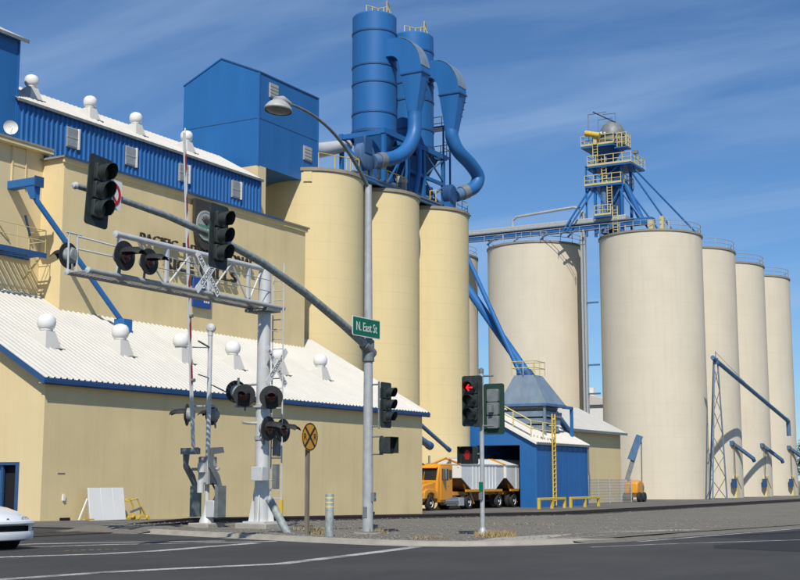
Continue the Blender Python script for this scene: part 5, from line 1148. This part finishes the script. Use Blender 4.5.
for a, c in (((25.62, yb, 7.2), (25.62, yb, 8.25)), ((25.95, yb, 7.2), (25.95, yb, 8.25)), ((25.5, yb, 8.25), (26.1, yb, 8.25)), ((25.95, yb, 8.2), (27.1, yt, 8.05)), ((25.95, yb, 7.85), (27.1, yt, 7.75))): m.tube([a, c], .028, 6)
obj('end_frame', m, 'alu', ct)
lx = mx0 + .42
obj('ladder', ladder((lx, my0 - .25, .7), (lx, my0 - .25, 8.62), (.0, 1, 0), .42, .026, .32), 'alu', ct)
for z in (1.6, 3.9, 6.4, 8.3): obj('ladder_strut', M().tube([(mx0 + .15, my0 - .2, z), (lx, my0 - .25, z)], .02, 6), 'alu', ct)
obj('junction_box', M().box(mx0 - .62, mx0 - .28, my0 - .45, my0 - .02, 1.58, 2.02), 'alu', ct, bevel=.015); obj('box_bracket', M().box(mx0 - .3, mx0 - .1, my0 - .25, my0 - .1, 1.7, 1.9), 'alu_d', ct)
obj('rear_cabinet', M().box(mx0 + .22, mx0 + .42, my0 - .42, my0 - .24, 2.35, 3.3), 'galv_d', ct); obj('rear_cabinet', M().box(mx0 + .22, mx0 + .40, my0 - .40, my0 - .24, 1.35, 2.1), 'galv_d', ct)
obj('yellow_marker', M().box(lx - .04, lx + .04, my0 - .52, my0 - .40, .45, .98), 'yellow', ct)
obj('arm_saddle', M().box(mx0 - .42, mx0 + .28, my0 - .45, my0 + .48, 6.98, 7.08), 'galv_d', ct)
def flasher(label, loc, rz, pitch=0.0, s=1.0):
    t = thing('crossing_flasher', label, 'crossing light', loc, 'railway crossing flasher lights', rz, local=True); t.scale = (s,) * 3
    obj('background_disc', M().lathe([(.30, .012), (.305, 0), (.30, -.012)], (0, 0, 0), 36, 'y'), 'black', t)
    obj('bezel', M().lathe([(.165, .01), (.165, .06), (.13, .06)], (0, 0, 0), 28, 'y', cap=False), 'black', t)
    obj('lens', M().lathe([(.15, .04), (.12, .065), (.06, .08), (.001, .085)], (0, 0, 0), 24, 'y', cap=False), 'lens_red', t)
    hd = M(); n = 14; vs_ = []
    for k, (L, dz, rr) in enumerate(((0, 0, .175), (-.12, .0, .17), (-.30, -.01, .16), (-.42, -.05, .13))):
        for j in range(n + 1): a = R(15 + 150 * j / n); vs_.append((rr * math.cos(a), -.05 + L, rr * math.sin(a) + dz))
    hd.add(vs_, [(k * (n + 1) + j, k * (n + 1) + j + 1, (k + 1) * (n + 1) + j + 1, (k + 1) * (n + 1) + j) for k in range(3) for j in range(n)])
    obj('hood', hd, 'black', t)
    obj('housing', M().lathe([(.19, -.01), (.19, -.10), (.13, -.20), (.001, -.21)], (0, 0, 0), 24, 'y'), 'galv_b', t)
    obj('yoke', M().tube([(0, .12, -.19), (0, .14, -.33), (0, .14, -.40)], .028, 8), 'galv_d', t)
    return t
zc = 7.72
flasher('left flasher of the pair on the truss arm end', (26.85, ya - .14, zc), 0, s=1.38); flasher('right flasher of the pair on the truss arm end', (27.85, ya - .16, zc - .02), 0, s=1.25)
flasher('flasher facing away at the outer tip of the truss arm', (25.85, yb + .22, zc - .05), R(180), s=1.2)
flasher('left flasher of the big pair facing the camera on the mast', (33.62, my0 + .38, 4.28), R(-64), s=1.2); flasher('right flasher of the big pair facing the camera on the mast', (33.78, my0 - .56, 4.20), R(-54), s=1.22)
flasher('left flasher of the lower pair on the crossing mast', (33.85, my0 - .42, 3.22), 0, s=1.28); flasher('right flasher of the lower pair on the crossing mast', (34.62, my0 - .45, 3.18), 0, s=1.25)
flasher('flasher turned away behind the crossing mast', (33.75, my0 + .80, 4.42), R(150), s=1.2)
ca = thing('flasher_crossarm', 'grey crossarm pipes carrying the flashers on crossing mast', 'crossarm', (mx0, my0, 4))
obj('arm', M().tube([(mx0 - .34, my0 + .85, 3.95), (mx0 - .24, my0, 3.92), (mx0 - .2, my0 - .6, 3.9)], .035, 8), 'galv', ca); obj('arm', M().tube([(mx0 - .45, my0 - .26, 2.93), (mx0 + .55, my0 - .28, 2.9)], .035, 8), 'galv', ca)
obj('arm', M().tube([(mx0 - .1, my0 + .05, 3.4), (mx0 - .35, my0 + .25, 3.4), (mx0 - .62, my0 + .35, 3.42)], .05, 10), 'alu_d', ca); obj('clamp', M().lathe([(.24, 2.85), (.255, 2.87), (.255, 3.0), (.24, 3.02)], (mx0, my0, 0), 20), 'galv', ca); obj('clamp', M().lathe([(.235, 3.85), (.25, 3.87), (.25, 4.0), (.235, 4.02)], (mx0, my0, 0), 20), 'galv', ca)
obj('finial', M().tube([(mx0 - .5, my0 + .62, 3.9), (mx0 - .5, my0 + .62, 4.85)], .04, 8), 'galv_d', ca); obj('arm', M().tube([(mx0 - .5, my0 + .62, 4.6), (mx0 - .1, my0 + .1, 4.65)], .035, 8), 'galv_d', ca)
def crossbuck(label, loc, rz, s=1.0):
    t = thing('crossbuck_sign', label, 'crossbuck', loc, 'white railroad crossing crossbucks', rz, local=True); t.scale = (s,) * 3
    for k, (ang, txts) in enumerate(((47, (('CROSSING', 0, 0),)), (-47, (('RAIL', -.50, 0), ('ROAD', .50, 0))))):
        mt = Matrix.Translation((0, -.012 * (1 - k), 0)) @ Matrix.Rotation(R(-ang), 4, 'Y')
        bl = obj('blade', M().prism(rrect(1.72, .235, .02), 'y', -.005, .005).xf(mt), 'white', t)
        for tx, ox, oz in txts:
            tm = text_mesh(tx, .21, .002, narrow=1.05); tm.xf(mt @ Matrix.Translation((ox, -.008, oz)) @ FRONT); obj('lettering', tm, 'black', bl, smooth=0)
    obj('clamp', M().box(-.04, .04, .005, .16, -.10, .10), 'galv', t)
    return t
crossbuck('white RAILROAD CROSSING crossbuck hanging on the truss arm', (30.55, ya - .12, 7.72), 0, .92); crossbuck('white RAILROAD CROSSING crossbuck fixed to the silver mast', (mx0 + .16, my0 - .40, 5.22), 0, .92)
# gate
gt = thing('crossing_gate', 'raised red and white crossing gate with grey mechanism and counterweights', 'crossing gate', (33.75, 26.6, .1))
gx, gy = 33.75, 26.6
obj('footing', M().box(gx - .45, gx + .45, gy - .4, gy + .4, -.1, .24), 'concrete', gt, bevel=.03)
obj('mast', M().tube([(gx, gy, .2), (gx, gy, 6.35)], .075, 16), 'alu', gt)
obj('base_casting', M().lathe([(.24, .24), (.22, .34), (.12, .55), (.09, .8)], (gx, gy, 0), 16), 'alu', gt)
obj('bell', M().lathe([(.001, -.10), (.13, -.10), (.15, -.06), (.15, .05), (.11, .09), (.001, .11)], (0, 0, 0), 26, 'y', cap=False).xf(Matrix.Translation((gx, gy - .02, 6.55)) @ Matrix.Rotation(R(-70), 4, 'Z')), 'alu', gt); obj('bell_neck', M().tube([(gx, gy, 6.3), (gx, gy, 6.42)], .09, 14), 'alu', gt)
mc = obj('mechanism_case', M().box(gx - .24, gx + .24, gy - .20, gy + .20, 1.45, 2.35), 'alu_d', gt, bevel=.03)
obj('case_door', M().box(gx - .265, gx - .235, gy - .16, gy + .16, 1.52, 2.2), 'galv', mc)
obj('motor', M().tube([(gx - .3, gy, 1.85), (gx - .3, gy, 2.15)], .14, 16), 'alu', mc); obj('motor', M().tube([(gx - .28, gy + .05, 1.2), (gx - .28, gy + .05, 1.6)], .11, 14), 'alu', mc)
obj('lower_box', M().box(gx - .18, gx + .16, gy - .42, gy - .10, .42, .95), 'alu', gt, bevel=.02)
obj('cable', M().tube([(gx, gy - .2, 1.5), (gx + .05, gy - .35, 1.2), (gx, gy - .25, .9)], .03, 6), 'black', gt)
for sgn in (1, -1):
    yy = gy + sgn * .50
    q = [(gx - .62, 2.62), (gx + .1, 2.66), (gx + .18, 2.48), (gx - .35, 2.42), (gx - .40, 2.1), (gx - .05, 1.75), (gx + .15, 1.3), (gx + .02, 1.25), (gx - .25, 1.62), (gx - .58, 2.0)]
    obj('support_arm', M().prism(q, 'y', yy - .035, yy + .035), 'galv_d', gt)
    obj('counterweight', M().box(gx - .16, gx + .26, yy - .07, yy + .07, .42, 1.42), 'galv_d', gt)
obj('pivot_shaft', M().tube([(gx - .1, gy - .55, 1.95), (gx - .1, gy + .55, 1.95)], .05, 10), 'galv', gt)
obj('crosshead', M().box(gx - .75, gx - .45, gy - .05, gy + .52, 2.42, 2.62), 'galv_d', gt)
A0, A1 = Vector((gx - .72, gy + .02, 2.5)), Vector((gx - 1.55, gy + .02, 12.8)); dv = (A1 - A0).normalized(); nseg = 13
ga = obj('gate_arm', M().beam(A0, A0 + dv * 1.6, .05, .14, (1, 0, 0)), 'alu', gt)
side = Vector((dv.z, 0, -dv.x)); segs = (A1 - A0).length - 1.5
for k in range(nseg):
    a = A0 + dv * (1.5 + segs * k / nseg); b_ = A0 + dv * (1.5 + segs * (k + 1) / nseg); wd = .058 - .018 * k / nseg; sk = dv * .16; yv = Vector((0, .022, 0))
    c4 = [a - side * wd - sk, a + side * wd + sk, b_ + side * wd + sk, b_ - side * wd - sk]
    obj('arm_segment', M().add([p_ - yv for p_ in c4] + [p_ + yv for p_ in c4], [(0, 1, 2, 3), (7, 6, 5, 4), (0, 4, 5, 1), (1, 5, 6, 2), (2, 6, 7, 3), (3, 7, 4, 0)]), 'red_g' if k % 2 else 'white', ga, smooth=0)
obj('edge_tube', M().tube([A0 + dv * 1.2 - side * .065, A1 - side * .045], .028, 8), 'alu', ga)
for fz in (.22, .42): q = A0.lerp(A1, fz); obj('arm_lamp', M().lathe([(.001, -.05), (.06, -.05), (.06, .05), (.001, .05)], (q.x, q.y - .08, q.z), 12, 'y'), 'galv_d', ga)
flasher('flasher turned away on the left of the gate mast', (gx - .12, gy + .80, 3.72), R(208), s=1.2); flasher('flasher turned away on the right of the gate mast', (gx + .45, gy + .22, 3.72), R(178), s=1.1)
gc = thing('gate_crossarm', 'thin crossarms and braces on the gate mast', 'crossarm', (gx, gy, 4)); obj('arm', M().tube([(gx - .12, gy + .64, 4.0), (gx, gy, 3.98), (gx + .45, gy + .08, 4.0)], .03, 8), 'galv', gc)
obj('drop', M().tube([(gx - .12, gy + .64, 4.0), (gx - .12, gy + .64, 3.36)], .022, 6), 'galv', gc); obj('drop', M().tube([(gx + .45, gy + .08, 4.0), (gx + .45, gy + .08, 3.36)], .022, 6), 'galv', gc)
obj('brace', M().tube([(gx, gy, 4.72), (mx0 - .5, my0 + .62, 4.2)], .022, 6), 'galv_d', gc); obj('top_arm', M().tube([(gx - .1, gy + 1.4, 6.0), (gx, gy, 5.9)], .02, 6), 'galv_d', gc); obj('top_arm', M().tube([(gx - .75, gy - .1, 6.05), (gx, gy, 5.9)], .03, 6), 'galv_d', gc); obj('arm_rest', M().tube([(gx - .9, gy - .25, 4.95), (gx, gy, 4.9)], .02, 6), 'galv_d', gc)
# round advance sign
rs = thing('railroad_advance_sign', 'round amber railroad sign with black X and R R letters', 'sign', (30.72, 20.6, .11), local=True)
obj('post', M().box(-.05, .05, .02, .12, -.1, 2.62), 'wood', rs)
rp_ = obj('disc', M().lathe([(.40, .006), (.40, -.006)], (0, 0, 2.70), 40, 'y'), 'sign_y', rs)
obj('border_ring', M().lathe([(.355, .007), (.355, .011), (.385, .011), (.385, .007)], (0, 0, 2.70), 40, 'y', cap=False), 'black', rp_)
for a in (48, -48): obj('cross_bar', M().beam((-.36 * math.cos(R(a)), -.010, 2.70 - .36 * math.sin(R(a))), (.36 * math.cos(R(a)), -.010, 2.70 + .36 * math.sin(R(a))), .065, .006 + .001 * (a > 0), (0, -1, 0)), 'black', rp_)
for x in (-.245, .245): tm = text_mesh('R', .26, .002); tm.xf(Matrix.Translation((x, -.013, 2.69)) @ FRONT); obj('letter_r', tm, 'black', rp_, smooth=0)
# bollards
def bollard(label, loc, tilt, yel):
    t = thing('bollard', label, 'bollard', loc, 'steel pipe bollards at the corner', local=True); t.rotation_euler = tilt
    obj('pipe', M().lathe([(.115, -.25), (.115, 1.10), (.105, 1.115)], (0, 0, 0), 20, cap=False), 'galv_b', t); obj('concrete_fill', M().lathe([(.106, 1.09), (.07, 1.125), (.001, 1.135)], (0, 0, 0), 18, cap=False), 'concrete', t)
    if yel:
        for z in (.74, .86, .98): obj('yellow_band', M().lathe([(.1155, z), (.1185, z + .005), (.1185, z + .045), (.1155, z + .05)], (0, 0, 0), 20, cap=False), 'yellow_p', t)
bollard('upright grey pipe bollard with yellow bands', (29.95, 19.42, .11), (0, 0, 0), True); bollard('grey pipe bollard leaning over to the left', (31.45, 21.85, .11), (R(-30), R(-8), 0), False)
# ------------------------------------------------------------------ white cabinet and cart by the wall
wc = thing('white_panel_rack', 'white three-panel board leaning back against the tan wall', 'panel', (40.25, 37.68, -.04), rz=R(-4), local=True); wc.rotation_euler = (R(-9), 0, R(-4))
obj('frame', M().box(-.02, 2.0, .02, .07, -.02, 1.36), 'alu_d', wc)
for k in range(3): obj('panel', M().box(.0 + k * .663, .65 + k * .663, -.02, .02, .0, 1.34), 'white', wc, bevel=.008)
obj('prop_stick', M().beam((-.02, .05, .9), (-.72, -.12, .02), .05), 'white', wc)
yc_ = thing('yellow_cart', 'small yellow tubular hand cart beside the white cabinet', 'cart', (42.75, 37.45, -.07))
m = M(); m.tube([(42.30, 37.45, .75), (42.80, 37.45, .82), (43.00, 37.45, .50), (43.05, 37.45, .02)], .03, 8); m.tube([(42.30, 37.85, .75), (42.80, 37.85, .82), (43.00, 37.85, .50), (43.05, 37.85, .02)], .03, 8); m.tube([(42.30, 37.45, .75), (42.30, 37.85, .75)], .03, 8)
obj('handle_frame', m, 'yellow', yc_); obj('tray', M().box(42.75, 43.45, 37.35, 37.95, .02, .09), 'yellow', yc_); obj('strut', M().beam((43.05, 37.45, .5), (43.40, 37.45, .05), .06), 'yellow', yc_); obj('grey_tube', M().beam((42.35, 37.40, .28), (43.00, 37.40, .44), .09), 'galv_d', yc_)
for x in (42.85, 43.37): obj('wheel', M().lathe([(.09, -.03), (.09, .03)], (x, 37.33, .02), 14, 'y'), 'yellow', yc_)
obj('base_bar', M().box(39.75, 40.30, 37.50, 37.60, .0, .05), 'yellow', yc_); obj('base_bar', M().box(42.30, 42.85, 37.55, 37.65, -.04, .04), 'yellow', yc_)

# ------------------------------------------------------------------ white car at the left edge (nose towards -y)
cr_ = thing('white_car', 'white low-nosed car entering the picture from the left edge', 'car', (21.85, 22.95, 0), local=True); cr_.scale = (1.06, 1.06, 1.14)
# stations along y (0 = nose), half profile (x, z) from sill to roof centre line
ST = [(.00, .60, .30, .56, .58), (.10, .74, .24, .66, .66), (.35, .82, .20, .74, .77), (.9, .85, .19, .83, .88), (1.35, .86, .19, .88, .935), (1.75, .86, .19, .90, .96), (2.45, .86, .20, .92, .98), (3.2, .86, .22, .93, .99), (3.85, .84, .24, .94, .99), (4.25, .80, .28, .90, .95), (4.40, .68, .36, .80, .84)]
vs_, nP = [], 0
for y, hw, zl, zs, zt in ST:
    half = [(hw * .90, zl), (hw * .985, zl + (zs - zl) * .25), (hw, zl + (zs - zl) * .55), (hw * .985, zs - .06), (hw * .93, zs), (hw * .6, zt - .015), (hw * .25, zt), (0, zt)]
    ring = [(x, y + (.13 * (x / hw) ** 2 if y < .4 else 0), z) for x, z in half] + [(-x, y + (.13 * (x / hw) ** 2 if y < .4 else 0), z) for x, z in reversed(half[:-1])]; nP = len(ring); vs_ += ring
m = M().add(vs_, [(i * nP + j, i * nP + (j + 1) % nP, (i + 1) * nP + (j + 1) % nP, (i + 1) * nP + j) for i in range(len(ST) - 1) for j in range(nP)] + [tuple(range(nP)), tuple(range(len(ST) * nP - 1, (len(ST) - 1) * nP - 1, -1))])
bo = obj('body', m, 'car', cr_, smooth=.7)
CB = [(1.42, .72, .90, .90), (2.15, .60, 1.30, .93), (2.7, .58, 1.335, .94), (3.3, .57, 1.28, .94), (4.05, .68, .97, .95)]
vs_ = []
for y, hw, zt, zb2 in CB: vs_ += [(.78, y, zb2), (hw, y, zt - .03), (hw * .8, y, zt), (-hw * .8, y, zt), (-hw, y, zt - .03), (-.78, y, zb2)]
obj('cabin_glass', M().add(vs_, [(i * 6 + j, i * 6 + j + 1, (i + 1) * 6 + j + 1, (i + 1) * 6 + j) for i in range(len(CB) - 1) for j in range(5)]), 'glass', cr_, smooth=.3)
m = M(); m.add([(x, y, z + .012) for y, hw, zt, _ in CB[1:4] for x, z in ((-hw, zt - .03), (-hw * .8, zt), (hw * .8, zt), (hw, zt - .03))], [(i * 4 + j, i * 4 + j + 1, (i + 1) * 4 + j + 1, (i + 1) * 4 + j) for i in range(2) for j in range(3)])
obj('roof_panel', m, 'car', cr_)
for sx in (-1, 1):
    for a, c in (((.775, 1.42, .92), (.60, 2.15, 1.29)), ((.57, 3.3, 1.27), (.70, 4.05, .97)), ((.585, 2.7, 1.33), (.79, 2.75, .94))): obj('pillar', M().beam((sx * a[0], a[1], a[2]), (sx * c[0], c[1], c[2]), .06), 'car', cr_)
bp_ = M(); q = []
for x in [-.84, -.78, -.65, -.4, 0, .4, .65, .78, .84]:
    yb2 = -.04 + .17 * (abs(x) / .84) ** 2.4; q.append((x, yb2))
n = len(q); vs_ = []
for z, o_ in ((.19, .05), (.21, -.01), (.30, -.035), (.37, -.02)): vs_ += [(x, y + o_, z) for x, y in q]
bp_.add(vs_, [(i * n + j, i * n + j + 1, (i + 1) * n + j + 1, (i + 1) * n + j) for i in range(3) for j in range(n - 1)]); obj('lower_bumper', bp_, 'car', cr_)
vs_ = []
for z, o_ in ((.50, .0), (.53, -.04), (.57, -.035), (.60, .03)): vs_ += [(x, y + o_, z) for x, y in q]
obj('upper_bumper', M().add(vs_, [(i * n + j, i * n + j + 1, (i + 1) * n + j + 1, (i + 1) * n + j) for i in range(3) for j in range(n - 1)]), 'car', cr_)
vs_ = []
for z in (.33, .53): vs_ += [(x * .93, y + .03, z) for x, y in q]
obj('air_intake', M().add(vs_, [(j, j + 1, n + j + 1, n + j) for j in range(n - 1)]), 'dark', cr_)
for sx in (-1, 1):
    obj('bumper_corner', M().add([(sx * x, y, z) for z in (.30, .56) for x, y in ((.60, .02), (.72, .06), (.82, .14), (.855, .32))], [(j, j + 1, 5 + j, 4 + j) for j in range(3)]), 'car', cr_)
    for k, (x, y) in enumerate(((.54, .075), (.67, .125))):
        hl = obj('headlight', M().lathe([(.062, 0), (.058, .025), (.001, .035)], (0, 0, 0), 18, 'y').xf(Matrix.Translation((sx * x, y + .02, .59)) @ Matrix.Rotation(R(sx * 22), 4, 'Z') @ Matrix.Rotation(R(-25), 4, 'X')), 'headlamp', cr_)
        obj('headlight_ring', M().lathe([(.06, .0), (.06, .015), (.074, .012), (.076, -.02)], (0, 0, 0), 18, 'y', cap=False).xf(Matrix.Translation((sx * x, y + .02, .59)) @ Matrix.Rotation(R(sx * 22), 4, 'Z') @ Matrix.Rotation(R(-25), 4, 'X')), 'galv_d', hl)
    obj('side_marker', M().box(sx * .845 - .012, sx * .845 + .012, .30, .42, .44, .50), 'sign_y', cr_)
    obj('mirror', M().box(sx * .90 - .10, sx * .90 + .10, 1.85, 1.96, .94, 1.06), 'car', cr_, bevel=.03)
    for yy in (.85, 3.45):
        wo = obj('wheel', M().lathe([(.19, -.10), (.27, -.10), (.305, -.06), (.305, .06), (.27, .10), (.19, .10)], (yy, -sx * 0, 0), 28, 'y', cap=False).xf(Matrix.Translation((sx * .76, yy, .302)) @ Matrix.Rotation(R(90), 4, 'Z') @ Matrix.Translation((-yy, 0, 0))), 'tyre', cr_)
        obj('rim', M().lathe([(.20, .09), (.17, .05), (.05, .06), (.001, .06)], (0, 0, 0), 20, 'y', cap=False).xf(Matrix.Translation((sx * .76, yy, .302)) @ Matrix.Rotation(R(90 if sx > 0 else -90), 4, 'Z')), 'alu', wo)
        obj('wheel_arch', M().lathe([(.30, -.09), (.36, -.09), (.36, .09), (.30, .09)], (0, 0, 0), 28, 'y').xf(Matrix.Translation((sx * .78, yy, .31)) @ Matrix.Rotation(R(90), 4, 'Z')), 'dark', cr_)
obj('emblem', M().lathe([(.028, 0), (.028, .008), (.040, .008), (.040, 0)], (0, 0, 0), 20, 'y').xf(Matrix.Translation((0, .03, .60)) @ Matrix.Rotation(R(-20), 4, 'X')), 'chrome', cr_)
obj('underbody', M().box(-.72, .72, .25, 4.2, .17, .30), 'dark', cr_)
obj('plate_bar', M().box(-.75, .75, -.02, .06, .485, .50), 'galv_d', cr_)
